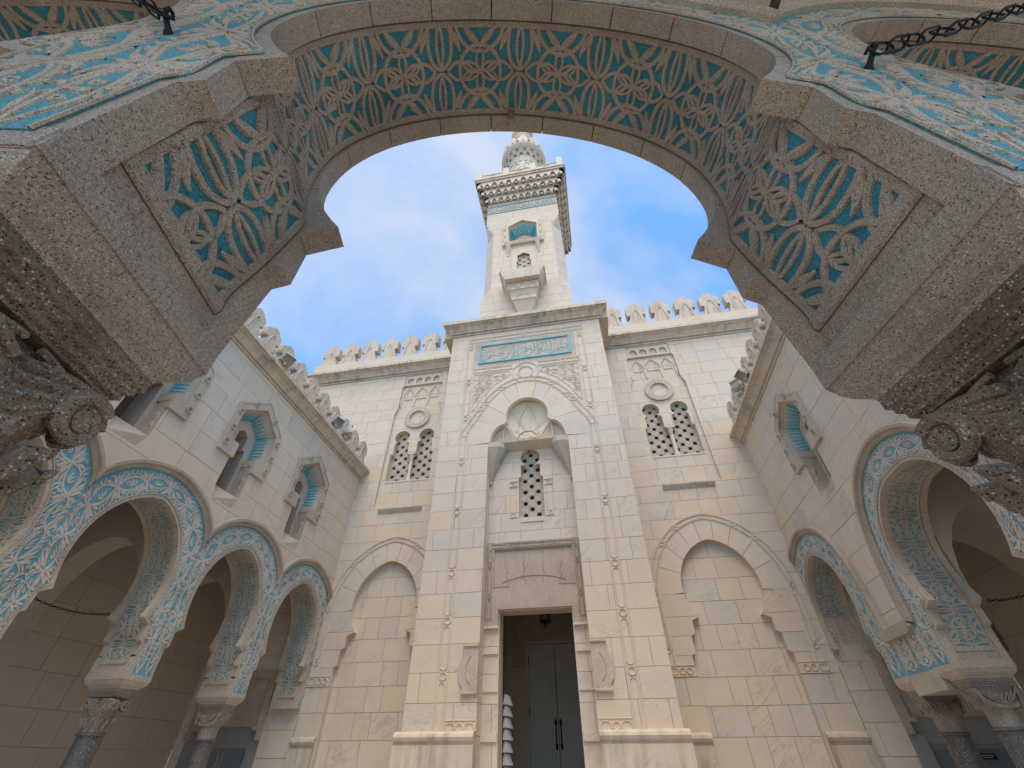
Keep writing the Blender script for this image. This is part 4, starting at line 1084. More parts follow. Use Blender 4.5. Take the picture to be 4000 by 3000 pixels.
def base_mould(x0, x1, proj, y=0):
    mb = MB(); pr = [(.0, .39), (-.03-proj, .38), (-.07-proj, .35), (-.085-proj, .31), (-.07-proj, .27), (-.03-proj, .245), (-.03-proj, .215), (-.055-proj, .21), (-.055-proj, -EZ), (0.01, -EZ), (.01, .39)]
    n = len(pr); mb.add([(x, y+a, b_) for x in (x0, x1) for a, b_ in pr], [(i, (i+1) % n, (i+1) % n+n, i+n) for i in range(n)]+[tuple(range(n)), tuple(range(2*n-1, n-1, -1))]); return mb
cwl = court_wall('back_wall', 'left half of the pale stone back wall, with paired star-pierced windows over a blind horseshoe arch', -9.2, -3.42, -4.80, -4.83,
    [(-6.22, -EZ), (-3.42, -EZ), (-3.42, 9.98), (-8.95, 9.98), (-8.95, 5.6), (-6.22, 5.6)], 41, (True, False), (-8.95, -3.42))
merlons(cwl, [-8.64+.773*i for i in range(7)], -.12, .24, 10.80, .64, 1.10)
cwr = court_wall('back_wall', 'right half of the pale stone back wall beyond the entrance tower, over the taller blind horseshoe arch', 1.08, 6.3, 2.575, 2.53,
    [(1.06, -EZ), (4.13, -EZ), (4.13, 5.6), (6.55, 5.6), (6.55, 9.98), (1.06, 9.98)], 43, (False, True), (1.06, 6.55))
merlons(cwr, [1.68+.80*i for i in range(6)], -.12, .24, 10.80, .66, 1.12)

# ------------------------------------------------------------------ entrance tower
pt = Thing('entrance_tower', 'tall square entrance tower with turquoise framed inscription above a lobed niche and dark doorway', 'building', FP, (0, .6, -EZ)); r = random.Random(77)
TH = [(0, 7.26)]+[(.575*math.sin(R_(a)), 6.68+.58*math.cos(R_(a))) for a in range(8, 109, 8)]+[(.60, 6.475), (.70, 6.45), (.80, 6.38), (.89, 6.26), (.95, 6.11), (.985, 5.93)]
niche = [(-.985, -EZ+.001)]+full(TH)+[(.985, -EZ+.001)]
outer = [(-2.25, -EZ), (2.25, -EZ), (2.25, 9.98), (-2.25, 9.98)]
HB = [(0, 7.80), (.30, 7.77), (.62, 7.60), (.85, 7.38), (1.06, 7.10), (1.26, 6.78), (1.37, 6.56), (1.50, 6.42), (1.52, 5.9)]
hb = full(HB)
pt.part('wall_core', MB().prism(outer, [[(-1.03, -EZ+.001), (-1.03, 5.95)]+[p for p in offset(full(TH), .012)][2:-2]+[(1.03, 5.95), (1.03, -EZ+.001)]], .012, .34), 'mortar')
hole_main = [(-.985, -EZ+.001), (-.985, 5.9)]+hb+[(.985, 5.9), (.985, -EZ+.001)]
insc = [(-1.50, 8.56), (1.46, 8.56), (1.46, 9.55), (-1.50, 9.55)]
hm2 = [(-.985, -EZ+.001), (-.985, 5.9)]+hb+[(.985, 5.9), (.985, -EZ+.001)]
zs = [.33+.432*i for i in range(-5, 23)]; zs = [z for z in zs if z < 9.8]+[9.98]
blocks(pt, courses(-2.25, 2.25, zs, r, (.5, .68, .85, 1.05)), [outer, hole_main, insc], 0, .012, rnd=r, cap=280)
ring = hb+list(reversed(full(TH)))
wd = []
for a, b_ in zip([-25, 14, 38, 62, 79, 101, 118, 142, 166], [14, 38, 62, 79, 101, 118, 142, 166, 205]):
    aa, bb = R_(a+.2), R_(b_-.2); m = (aa+bb)/2; c0 = (0, 6.3)
    wd.append([(c0[0]+.05*math.cos(aa), c0[1]+.05*math.sin(aa)), (c0[0]+2.4*math.cos(aa), c0[1]+2.4*math.sin(aa)), (c0[0]+2.6*math.cos(m), c0[1]+2.6*math.sin(m)), (c0[0]+2.4*math.cos(bb), c0[1]+2.4*math.sin(bb)), (c0[0]+.05*math.cos(bb), c0[1]+.05*math.sin(bb))])
blocks(pt, wd, [ring], 0, .012, rnd=r, name='voussoir')
pt.part('side_walls', MB().box(-2.25, -1.6, .34, 1.36, -EZ, 9.98).box(1.6, 2.25, .34, 1.36, -EZ, 9.98).box(-1.6, 1.6, .9, 1.36, 6.0, 9.98).box(-1.6, 1.6, .34, .9, 7.3, 9.98), 'marble_trim')
# inscription
pt.part('inscription_panel', MB().box(-1.497, 1.457, .0, .02, 8.563, 9.547), 'terrazzo_side')
mb = MB().prism([(-1.37, 8.685), (1.33, 8.685), (1.33, 9.445), (-1.37, 9.445)], [[(-1.315, 8.735), (1.275, 8.735), (1.275, 9.395), (-1.315, 9.395)]], -.035, .005)
pt.part('turquoise_frame', mb, 'turquoise_paint')
BIS=[(0.022,[(0.033,9.138),(0.04,9.038),(0.058,8.954),(0.023,8.9),(-0.035,8.911),(-0.06,8.976),(-0.056,8.919),(-0.098,8.914),(-0.125,8.984),(-0.127,8.92),(-0.188,8.914),(-0.236,8.949)]),(0.022,[(-0.236,8.949),(-0.187,8.879),(-0.217,8.827),(-0.262,8.885),(-0.327,8.848),(-0.398,8.795),(-0.454,8.786),(-0.469,8.831),(-0.437,8.868)]),(0.024,[(-0.431,9.367),(-0.425,9.26),(-0.413,9.103),(-0.406,8.981),(-0.429,8.899),(-0.448,8.838)]),(0.013,[(-0.173,8.808),(-0.044,8.848)]),(0.019,[(0.012,8.868),(0.019,8.853)]),(0.01,[(-0.098,9.239),(-0.084,9.209),(-0.102,9.186),(-0.117,9.216),(-0.098,9.239)]),(0.011,[(-0.154,9.119),(-0.127,9.076),(-0.098,9.108),(-0.066,9.091)]),(0.011,[(-0.327,9.197),(-0.294,9.124),(-0.302,9.005)]),(0.011,[(-0.259,9.177),(-0.299,9.136)]),(0.011,[(-0.319,9.314),(-0.282,9.297),(-0.237,9.329)]),(0.013,[(-0.745,9.204),(-0.622,9.254),(-0.469,9.302)]),(0.011,[(-0.714,9.339),(-0.685,9.304),(-0.649,9.338)]),(0.019,[(-0.524,9.146),(-0.521,9.014),(-0.492,8.906),(-0.528,8.879),(-0.568,8.886),(-0.592,9.064)]),(0.019,[(-0.592,9.064),(-0.581,8.927),(-0.623,8.879),(-0.683,8.899),(-0.713,8.956),(-0.652,9.023),(-0.685,9.073),(-0.713,8.956),(-0.769,8.863),(-0.797,8.92),(-0.739,9.055)]),(0.022,[(-0.815,9.352),(-0.807,9.189),(-0.798,9.033),(-0.783,8.883)]),(0.01,[(-0.58,9.19),(-0.555,9.218),(-0.537,9.182),(-0.514,9.211)]),(0.01,[(-0.656,9.193),(-0.644,9.125)]),(0.013,[(-0.856,8.802),(-0.715,8.845)]),(0.022,[(-0.905,9.342),(-0.898,9.162),(-0.878,9.026),(-0.895,8.969),(-0.957,8.963)]),(0.021,[(-0.982,9.02),(-0.957,8.95),(-0.994,8.849),(-1.072,8.786),(-1.152,8.792),(-1.196,8.843),(-1.175,8.912),(-1.137,8.962)]),(0.021,[(-1.205,9.172),(-1.137,9.101),(-1.044,9.102),(-0.953,9.067),(-1.046,9.04),(-1.138,9.042),(-1.2,9.065),(-1.109,8.993),(-1.11,8.965),(-1.217,8.981),(-1.31,8.922),(-1.4,8.831),(-1.492,8.794),(-1.559,8.794),(-1.572,8.841),(-1.518,8.939),(-1.479,8.96)]),(0.013,[(-1.331,9.085),(-1.221,9.139),(-1.058,9.181)]),(0.01,[(-1.035,9.17),(-1.01,9.206),(-0.99,9.171),(-0.977,9.195)]),(0.011,[(-1.207,9.322),(-1.173,9.282),(-1.138,9.324)]),(0.013,[(-1.433,9.286),(-1.367,9.26),(-1.286,9.294)]),(0.011,[(-1.416,9.04),(-1.378,8.971),(-1.395,8.884)]),(0.011,[(-1.358,9.046),(-1.398,8.993)]),(0.018,[(-1.285,9.033),(-1.275,9.013)]),(0.013,[(-1.35,8.807),(-1.219,8.852)]),(0.022,[(-1.516,9.329),(-1.509,9.167),(-1.502,8.99),(-1.501,8.877)]),(0.022,[(-1.611,9.32),(-1.6,9.14),(-1.587,9.001),(-1.634,8.979),(-1.683,9.006)]),(0.021,[(-1.696,9.043),(-1.668,8.944),(-1.695,8.852),(-1.769,8.802),(-1.852,8.795),(-1.904,8.847),(-1.897,8.9),(-1.854,8.942)]),(0.019,[(-1.997,9.077),(-1.899,9.037),(-1.771,9.031),(-1.859,9.008),(-1.929,8.973),(-2.022,8.951),(-2.085,8.962),(-2.109,8.988)]),(0.021,[(-2.085,8.962),(-2.173,9.004),(-2.203,8.962),(-2.24,8.908),(-2.33,8.817),(-2.407,8.775),(-2.447,8.803),(-2.443,8.88),(-2.399,8.958)]),(0.018,[(-2.243,8.995),(-2.19,8.925),(-2.239,8.882)]),(0.014,[(-2.378,9.138),(-2.092,9.228),(-1.84,9.274),(-1.631,9.311)]),(0.011,[(-2.139,9.094),(-2.011,9.159),(-1.839,9.202),(-1.669,9.228)]),(0.01,[(-1.728,9.102),(-1.704,9.137),(-1.681,9.098),(-1.662,9.125)]),(0.011,[(-2.225,9.302),(-2.188,9.259),(-2.155,9.298)]),(0.013,[(-2.419,9.275),(-2.376,9.245),(-2.342,9.279)]),(0.018,[(-2.234,8.817),(-2.221,8.801)]),(0.018,[(-2.181,8.816),(-2.168,8.801)]),(0.011,[(-2.339,9.046),(-2.303,8.993),(-2.326,8.902)]),(0.011,[(-2.293,9.061),(-2.335,9.016)]),(0.011,[(-2.432,9.06),(-2.445,9.006),(-2.421,8.958)]),(0.011,[(-1.83,9.139),(-1.85,9.094),(-1.813,9.074)]),(0.01,[(-2.088,9.065),(-2.074,9.019),(-2.094,9.001)]),(0.01,[(-1.835,8.904),(-1.811,8.878),(-1.788,8.895)])]
mb = MB()
for i, (w, pts) in enumerate(BIS):
    q = smooth2([(x+1.18, z) for x, z in pts], 2) if len(pts) > 2 else [(x+1.18, z) for x, z in pts]
    ribbon(mb, q, (lambda w: (lambda t: w*(.75+.45*math.sin(math.pi*t))))(w*1.1), lambda u, v, h: (u, .0-h, v), .004+(i % 6)*.0005)
pt.part('calligraphy', mb, 'letter_blue')
mb = MB()
VS = [1.24, 2.11, 2.98, 4.28, 5.56, 6.86, 8.13, 9.51]
for sx in (-1, 1): bead_band(mb, (sx*1.62, -.45+.80), (sx*1.62, 9.79), .20, [z-.45 for z in VS if z < 9.9], 0)
bead_band(mb, (-1.72, 9.69), (1.72, 9.69), .18, [.66, 1.70, 2.74], 0)
bead_band(mb, (-1.52, 8.42), (-.36, 8.42), .17, [.47], 0); bead_band(mb, (.36, 8.42), (1.52, 8.42), .17, [.69], 0)
for sx in (-1, 1): bead_band(mb, (-1.52, .435) if sx < 0 else (1.0, .435), (-1.0, .435) if sx < 0 else (1.52, .435), .18, [.26], 0)
circ = lambda cx, cz, rr, n=26: [(cx+rr*math.cos(2*math.pi*i/n), cz+rr*math.sin(2*math.pi*i/n)) for i in range(n)]
rib(mb, circ(0, 8.16, .215), .024, .018, 0, True); rib(mb, circ(0, 8.16, .19), .012, .012, 0, True); rib(mb, arc(0, 8.16, .37, -50, 250, 26), .026, .02, 0)
rib(mb, smooth2([(-.42, 8.33), (-.15, 8.42), (.1, 8.36)], 2), .018, .014, 0)
cp = full(smooth2([(0, 7.90), (.33, 7.87), (.65, 7.70), (.90, 7.46), (1.10, 7.19), (1.32, 6.80), (1.43, 6.60), (1.56, 6.42), (1.66, 6.1)], 1))
L_ = sum(dist2(a, b_) for a, b_ in zip(cp[:-1], cp[1:])); bead_curve(mb, cp, .17, [L_*t for t in (.20, .235, .355, .645, .765, .80)], 0)
pt.part('carved_band', mb, 'marble_trim')
for sx in (-1, 1):
    tri = [(1.46, 8.27), (.46, 8.27), (.42, 8.16), (.46, 8.10), (.85, 7.84), (1.18, 7.44), (1.40, 7.0), (1.46, 6.98)]
    mb = MB(); q = [(sx*x, z) for x, z in tri]; rib(mb, q, .018, .014, 0, True); rib(mb, [(x*.955+sx*.045, z*.95+.395) for x, z in q], .010, .009, 0, True)
    reg = [(sx*x, z) for x, z in tri]; k = 0
    for cx, cz, rr in ((1.30, 8.12, .12), (1.05, 8.10, .12), (1.31, 7.86, .12), (1.07, 7.85, .11), (.82, 8.05, .10), (.62, 8.12, .075), (1.33, 7.60, .10), (1.36, 7.37, .075), (1.19, 7.68, .07)):
        k += 1; rib(mb, [(sx*p[0], p[1]) for p in spiral(cx, cz, rr, rr*.15, k*1.3, 1.7 if k % 2 else -1.7, 26)], .017, .014+k*.0004, 0)
        for a in range(4):
            t = a*1.6+k; rib(mb, [(sx*(cx+rr*.95*math.cos(t)), cz+rr*.95*math.sin(t)), (sx*(cx+rr*1.25*math.cos(t+.25)), cz+rr*1.25*math.sin(t+.25)), (sx*(cx+rr*1.3*math.cos(t+.6)), cz+rr*1.3*math.sin(t+.6))], .022, .012+a*.0005, 0)
    pt.part('scrollwork_spandrel', mb, 'marble_trim')
    # carved shoulder of the doorway and its inner curve
    mb = MB(); sh = [(.985, 1.60), (1.25, 1.60), (1.25, 1.45), (1.30, 1.38), (1.345, 1.20), (1.32, 1.05), (1.25, .96), (1.27, .94), (1.27, .86), (.985, .86)]
    mb.prism([(sx*x, z) for x, z in sh], [], -.035, .005); rib(mb, [(sx*x, z) for x, z in ((.99, 1.585), (1.26, 1.585))], .05, .03, -.03)
    rib(mb, smooth2([(sx*1.13, 1.42), (sx*1.19, 1.34), (sx*1.21, 1.2), (sx*1.18, 1.08), (sx*1.12, 1.02)], 2), .02, .014, -.035); rib(mb, [(sx*.99, .885), (sx*1.28, .885)], .045, .03, -.03)
    pt.part('door_shoulder', mb, 'terrazzo_side')
pt.part('base_moulding', base_mould(-2.32, -.985, .09), 'marble_dirty'); pt.part('base_moulding', base_mould(.985, 2.32, .09), 'marble_dirty')
cornice(pt, -2.25, 2.25, 9.98, 10.40, .30, 0, 'marble_dirty', 1.0, (True, True), .3)
pt.part('tower_top', MB().box(-2.55, 2.55, -.28, 1.3, 10.39, 10.46).box(-2.54, -2.25, 0, 1.3, 9.99, 10.39).box(2.25, 2.54, 0, 1.3, 9.99, 10.39), 'marble_dirty')
# lobed niche head
mb = MB(); T2 = [p for p in full(TH)]
def shell_y(x, z):
    o = 0
    for cx, cz, rx, rz, dp in ((0, 6.62, .60, .66, .20), (.60, 5.98, .42, .52, .17), (-.60, 5.98, .42, .52, .17), (0, 5.90, .27, .29, .13)):
        q = 1-((x-cx)/rx)**2-((z-cz)/rz)**2
        if q > 0: o = max(o, dp*math.sqrt(q)*(1-.25*abs(math.sin(4.5*math.atan2(z-cz+.5, x-cx)))))
    return .07+o
inn = [Vector(p) for p in T2]+[Vector((-.98+.049*i, 5.96+.045*j)) for i in range(41) for j in range(30) if inside((-.98+.049*i, 5.96+.045*j), [T2])]
V_, E_, F_, *_ = delaunay_2d_cdt(inn, [(i, (i+1) % len(T2)) for i in range(len(T2))], [], 0, 1e-6)
V_ = [(v.x, v.y) for v in V_]; mb.add([(x, .355 if z < 5.935 and abs(x) < .98 and False else shell_y(x, z), z) for x, z in V_], [tuple(f) for f in F_ if inside((sum(V_[i][0] for i in f)/3, sum(V_[i][1] for i in f)/3), [T2])])
mb.sweep(T2, [(0, .10), (0, -.012), (-.030, -.012), (-.034, .01), (-.05, .03), (-.055, .09)])
lens = lambda cx, cz, w, h: smooth2([(cx-w, cz), (cx-w*.82, cz+h*.45), (cx, cz+h), (cx+w*.82, cz+h*.45), (cx+w, cz)], 2)
for sx in (-1, 1):
    q_ = smooth2([(sx*.24, 6.12), (sx*.27, 6.5), (sx*.17, 6.86), (0, 7.17)], 2); mb.tube([(x, shell_y(x, z)-.012, z) for x, z in q_], .024, 6)
rib(mb, arc(0, 5.93, .27, 8, 172, 18), .04, .05, .075)
for sx in (-1, 1):
    rib(mb, smooth2([(sx*.33, 6.0), (sx*.46, 6.26), (sx*.58, 6.46)], 2), .032, .045, .075); rib(mb, smooth2([(sx*.62, 5.95), (sx*.61, 6.2), (sx*.58, 6.46)], 2), .02, .022, .075)
pt.part('lobed_niche_head', mb, 'marble_trim', smooth=False)
pt.part('niche_soffit', MB().hull8([(-.975, .35, 5.84), (.975, .35, 5.84), (.975, .358, 5.84), (-.975, .358, 5.84)], [(-.98, .072, 5.935), (.98, .072, 5.935), (.98, .358, 5.935), (-.98, .358, 5.935)]), 'marble_trim')
for sx in (-1, 1):
    mb = MB(); top = [(.983, .0), (.70, -.0), (.60, .10), (.56, .22), (.62, .355), (.983, .355)]
    mb.loft([[(sx*x, y, 5.93) for x, y in top], [(sx*x, y, 5.80) for x, y in top], [(sx*(.983-(.983-x)*.62), .355-(.355-y)*.66, 5.50) for x, y in top], [(sx*(.983-(.983-x)*.28), .355-(.355-y)*.34, 5.20) for x, y in top], [(sx*(.983-(.983-x)*.10), .355-(.355-y)*.14, 5.0) for x, y in top]])
    mb.lathe([(.0, 4.92), (.03, 4.94), (.04, 4.98), (.02, 5.02)], sx*.955, .32, 10); pt.part('corbel', mb, 'terrazzo_side')
# niche walls
dr = [(-.70, -EZ+.001), (-.70, 2.22), (.70, 2.22), (.70, -EZ+.001)]
wn = [(-.29, 4.09), (-.29, 5.08), (-.235, 5.11), (-.235, 5.42)]+arc(0, 5.62, .235, 238, -58, 18)+[(.235, 5.42), (.235, 5.11), (.29, 5.08), (.29, 4.09)]
nb = [(-.985, -EZ), (.985, -EZ), (.985, 5.93), (-.985, 5.93)]
pt.part('niche_core', MB().prism(nb, [offc(dr, .024), offc(wn, .01)], .372, .62), 'mortar'); blocks(pt, courses(-.985, .985, zs, r, (.5, .7, .9)), [nb, dr, wn], .36, .012, rnd=r, name='niche_stone')
for sx in (-1, 1):
    for a, b_ in zip(zs[:-1], zs[1:]):
        if a > 5.6: break
        q = MB().box(*sorted((sx*.985, sx*1.02)), .014, .36, a+J, min(b_, 5.93)-J); pt.part('jamb_stone', q, 'marble')
    pt.part('window_reveal', strip_y([p for p in wn if (p[0] < 0) == (sx < 0)] if sx < 0 else [p for p in wn if p[0] >= 0], .364, .5), 'marble_trim'); pt.part('door_reveal', MB().box(*sorted((sx*.70, sx*.72)), .365, .75, -EZ, 2.22), 'marble_trim')
pt.part('door_head', MB().box(-.72, .72, .365, .75, 2.222, 2.26), 'terrazzo_side')
g = grille(pt, 'tile_grille', [(-.32, 4.05), (.32, 4.05), (.32, 5.9), (-.32, 5.9)], .50, x0=0, z0=4.05)
mb = MB()
for sx in (-1, 1):
    rib(mb, [(sx*.31, 4.99), (sx*.50, 4.99), (sx*.50, 4.86), (sx*.31, 4.86)], .024, .025, .36); rib(mb, circ(sx*.41, 4.925, .035, 12), .012, .02, .36, True)
    rib(mb, [(sx*.35, 4.86), (sx*.35, 4.1)], .014, .012, .36); rib(mb, [(sx*.50, 4.86), (sx*.50, 4.1), (sx*.31, 4.1)], .014, .012, .36); rib(mb, circ(sx*.425, 4.16, .045, 12), .014, .014, .36, True)
mb.box(-.27, .27, .345, .5, 3.98, 4.085); pt.part('window_surround', mb, 'marble_trim')
# lintel panel over the door
po = [(-.98, 1.955), (-.715, 1.955), (-.715, 2.235), (.715, 2.235), (.715, 1.955), (.98, 1.955), (.98, 3.545), (-.98, 3.545)]; pi = [(-.82, 2.59), (.82, 2.59), (.82, 3.385), (-.82, 3.385)]
mb = MB().prism(po, [pi], .30, .362)
bead_band(mb, (-.98+.09, 3.465), (.98-.09, 3.465), .10, [.42, 1.36], .30)
for sx in (-1, 1): bead_band(mb, (sx*.90, 2.05), (sx*.90, 3.40), .10, [.42, 1.02], .30)
pt.part('door_lintel', mb, 'hood_stone')
mb = MB().box(-.82, .82, .335, .36, 2.59, 3.385); rib(mb, arc(0, .95, 1.9, 70, 110, 14), .018, .012, .335); rib(mb, [(-.82, 2.66), (-.5, 2.66)], .014, .01, .335); rib(mb, [(.5, 2.66), (.82, 2.66)], .014, .01, .335)
for k, sx in ((-.52, -1), (-.18, -1), (.18, 1), (.52, 1)):
    z0 = 2.85-.10*abs(k)
    rib(mb, smooth2([(k, z0-.12), (k*1.02, z0), (k*1.02+sx*.05, z0+.08), (k*1.05-sx*.03, z0+.16), (k*1.07+sx*.04, z0+.26), (k*1.1, z0+.30)], 2), .016, .012, .335); rib(mb, [(k*1.1, z0+.30), (k*1.2, 3.385)], .012, .010, .335)
pt.part('lintel_panel', mb, 'hood_stone')
for sx in (-1, 1):
    for nm, a_, b_, y_, z0, z1 in (('lintel_foot', .715, .99, .29, 1.915, 1.953), ('jamb_fillet', .72, .985, .33, 1.50, 1.575), ('jamb_fillet', .72, .985, .335, .93, .955), ('jamb_fillet', .715, .985, .325, .26, .38)):
        pt.part(nm, MB().box(*sorted((sx*a_, sx*b_)), y_, .358, z0, z1), 'marble_trim')
# vestibule
FLZ = -1.05
ve = Thing('vestibule', 'dim stone entrance passage behind the open doorway of the tower', 'room', FP, (0, 2.2, FLZ)); 
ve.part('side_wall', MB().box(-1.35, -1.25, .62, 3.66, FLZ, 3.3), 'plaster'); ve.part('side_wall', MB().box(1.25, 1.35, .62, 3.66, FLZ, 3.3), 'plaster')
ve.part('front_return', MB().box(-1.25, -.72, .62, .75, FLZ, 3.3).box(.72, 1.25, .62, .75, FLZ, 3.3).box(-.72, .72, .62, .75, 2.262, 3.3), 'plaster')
ve.part('vault', MB().box(-1.35, 1.35, .62, 3.8, 3.3, 3.4), 'plaster'); ve.part('sky_gap_backing', MB().box(-1.0, 1.0, 3.9, 4.0, FLZ, 3.3), 'sign_black'); ve.part('floor', MB().box(-1.35, 1.35, .0, 3.8, FLZ-.1, FLZ), 'paving')  # black end panel is added to block sky light between the door leaves
bk = [(-1.25, FLZ), (1.25, FLZ), (1.25, 3.3), (-1.25, 3.3)]; dh = [(-.70, FLZ+.001), (.70, FLZ+.001), (.70, 2.30), (-.70, 2.30)]
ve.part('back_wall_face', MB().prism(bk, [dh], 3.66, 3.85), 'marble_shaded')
mb = MB().prism([(-.99, 1.75), (-.74, 1.75), (-.74, 2.34), (.74, 2.34), (.74, 1.75), (.99, 1.75), (.99, 3.1), (-.99, 3.1)], [], 3.58, 3.665); rib(mb, [(-.9, 1.85), (-.9, 3.0), (.9, 3.0), (.9, 1.85)], .02, .015, 3.58)
ve.part('inner_surround', mb, 'hood_stone')
for i in range(4): st_ = None
solo('entrance_steps', MB().box(-2.0, 2.0, -.9, .0, -EZ, -1.45).box(-1.9, 1.9, -.6, .0, -1.45, -1.25).box(-1.8, 1.8, -.3, .0, -1.25, -1.05), 'marble_trim', 'three low stone steps up to the entrance door', 'steps', FP, (0, -.45, -EZ))
# double door
dd = Thing('double_door', 'pale grey panelled double door at the back of the entrance passage', 'door', FP, (0, 3.72, FLZ))
for sx in (-1, 1):
    leaf = dd.part('door_leaf', MB().box(*sorted((sx*.008, sx*.655)), 3.74, 3.79, FLZ+.01, 2.24), 'door_paint')
    for z0, z1 in ((1.72, 2.10), (1.0, 1.60), (.62, .90), (-.10, .52), (-.62, -.20)):
        m = MB().prism([(sx*.10, z0), (sx*.58, z0), (sx*.58, z1), (sx*.10, z1)], [[(sx*.135, z0+.035), (sx*.545, z0+.035), (sx*.545, z1-.035), (sx*.135, z1-.035)]], 3.712, 3.742); m.box(*sorted((sx*.17, sx*.51)), 3.716, 3.742, z0+.07, z1-.07)
        dd.part('door_panel', m, 'door_paint', leaf)
    h = MB().tube([(sx*.055, 3.70, .30), (sx*.055, 3.68, .38), (sx*.055, 3.68, .55), (sx*.055, 3.70, .66)], .014, 8); h.lathe([(.0, .64), (.035, .66), (.02, .70), (.03, .72), (0, .76)], sx*.055, 3.72, 8).lathe([(.0, .20), (.03, .24), (.02, .27), (.035, .30), (0, .33)], sx*.055, 3.72, 8)
    dd.part('handle', h, 'iron', leaf)
    for z in (1.9, .9, -.2): dd.part('hinge', MB().box(*sorted((sx*.645, sx*.675)), 3.715, 3.74, z-.08, z+.08), 'iron', leaf)
dd.part('door_frame', MB().prism([(-.72, FLZ), (-.66, FLZ), (-.66, 2.25), (.66, 2.25), (.66, FLZ), (.72, FLZ), (.72, 2.31), (-.72, 2.31)], [], 3.70, 3.80), 'door_paint')
lk = MB().lathe([(0, .0), (.018, .0), (.022, .01), (.018, .02), (0, .02)], 0, 0, 12); lk.v = [(.045+v[0], 3.735-v[2], .86+v[1]) for v in lk.v]; dd.part('lock', lk, 'brass')
# lantern
ln = Thing('lantern', 'small black iron lantern hanging inside the doorway', 'lantern', FP, (0, 2.06, 2.30))
mb = MB()
for a in range(6):
    t = a*math.pi/3; x, y = .115*math.cos(t), 2.06+.115*math.sin(t); mb.tube([(x, y, 2.37), (x, y, 2.62)], .010, 5); mb.tube([(x*.9, 2.06+.1*math.sin(t), 2.62), (x*1.15, 2.06+.13*math.sin(t), 2.66)], .008, 5)
    mb.lathe([(0, 2.33), (.014, 2.345), (0, 2.37)], x, y, 6)
mb.lathe([(.12, 2.36), (.13, 2.37), (.12, 2.385)], 0, 2.06, 6).lathe([(.12, 2.61), (.13, 2.625), (.05, 2.72), (.02, 2.78), (0, 2.79)], 0, 2.06, 6).lathe([(0, 2.26), (.022, 2.285), (.012, 2.31), (.05, 2.335), (.10, 2.36), (0, 2.362)], 0, 2.06, 10)
ln.part('cage', mb, 'iron'); ln.part('pane', MB().lathe([(.10, 2.385), (.10, 2.61)], 0, 2.06, 6), 'glass_panel'); ln.part('hanging_rod', MB().tube([(0, 2.06, 2.79), (0, 2.06, 3.3)], .008, 5), 'iron')
# folded white screen
fs_ = Thing('folded_screen', 'stack of white folded louvre panels just inside the left jamb of the door', 'screen', FP, (-.62, .95, FLZ))
for k in range(12):
    z = FLZ+.03+k*.165; m = MB()
    for j in range(4):
        y = .80+j*.10; m.add([(-.70, y, z), (-.58, y+.05, z), (-.70, y+.10, z), (-.64, y+.05, z+.15), (-.69, y+.05, z+.152)], [(0, 1, 3), (1, 2, 3), (0, 3, 4), (2, 4, 3), (0, 2, 1), (0, 4, 2)])
    fs_.part('louvre', m, 'white_paint')

# ------------------------------------------------------------------ minaret
mi = Thing('minaret', 'slender stone minaret with honeycomb cornice, blue lettered band and round crown rising behind the tower', 'minaret', FM, (0, 1.58, 10.4)); r = random.Random(99)
H = 1.58
def cham(z):
    for a, b_, c, d in ((10, 12.3, 0, 0), (12.3, 13.0, 0, .34), (13.0, 16.9, .34, .34), (16.9, 17.55, .34, 0), (17.55, 30, 0, 0)):
        if a <= z <= b_: return c+(d-c)*(z-a)/(b_-a)
    return 0
CH = [10.4, 12.3, 12.55, 13.0, 16.9, 17.25, 17.55, 19.6]
rings = []
for z in CH:
    c = max(.002, cham(z)-(.05 if z in (12.55, 17.25) else 0)); h = H-.012
    q = max(.002, c-.29); yf = .30; yc = max(yf+.002, c+.012)
    rings.append([(-h+q, yf, z), (h-q, yf, z), (h, yc, z), (h, 2*H-c-.012, z), (h-c, 2*H-.012, z), (-h+c, 2*H-.012, z), (-h, 2*H-c-.012, z), (-h, yc, z)])
mi.part('shaft_core', MB().loft(rings), 'mortar')
fo = [(-H, 10.4), (H, 10.4)]+[(H-cham(z), z) for z in (12.3, 13.0, 16.9, 17.55)]+[(H, 19.55), (-H, 19.55)]+[(-H+cham(z), z) for z in (17.55, 16.9, 13.0, 12.3)]
uw = [(-.66, 15.78), (.66, 15.78), (.66, 17.08), (0, 17.50), (-.66, 17.08)]
lw_ = [(-.28, 13.7), (.28, 13.7), (.28, 14.45), (.24, 14.45), (.24, 14.85), (0, 15.0), (-.24, 14.85), (-.24, 14.45), (-.28, 14.45)]
band = [(-H+.01, 18.52), (H-.01, 18.52), (H-.01, 19.30), (-H+.01, 19.30)]
mi.part('front_core', MB().prism(offc(fo, -.004), [offc(uw, .03), offc(lw_, .006), band], .013, .31), 'mortar')
blocks(mi, courses(-H, H, zrange(10.4, 19.5, .42), r, (.7, .9, 1.1)), [fo, uw, lw_, band], 0, .013, rnd=r, name='stone_block')
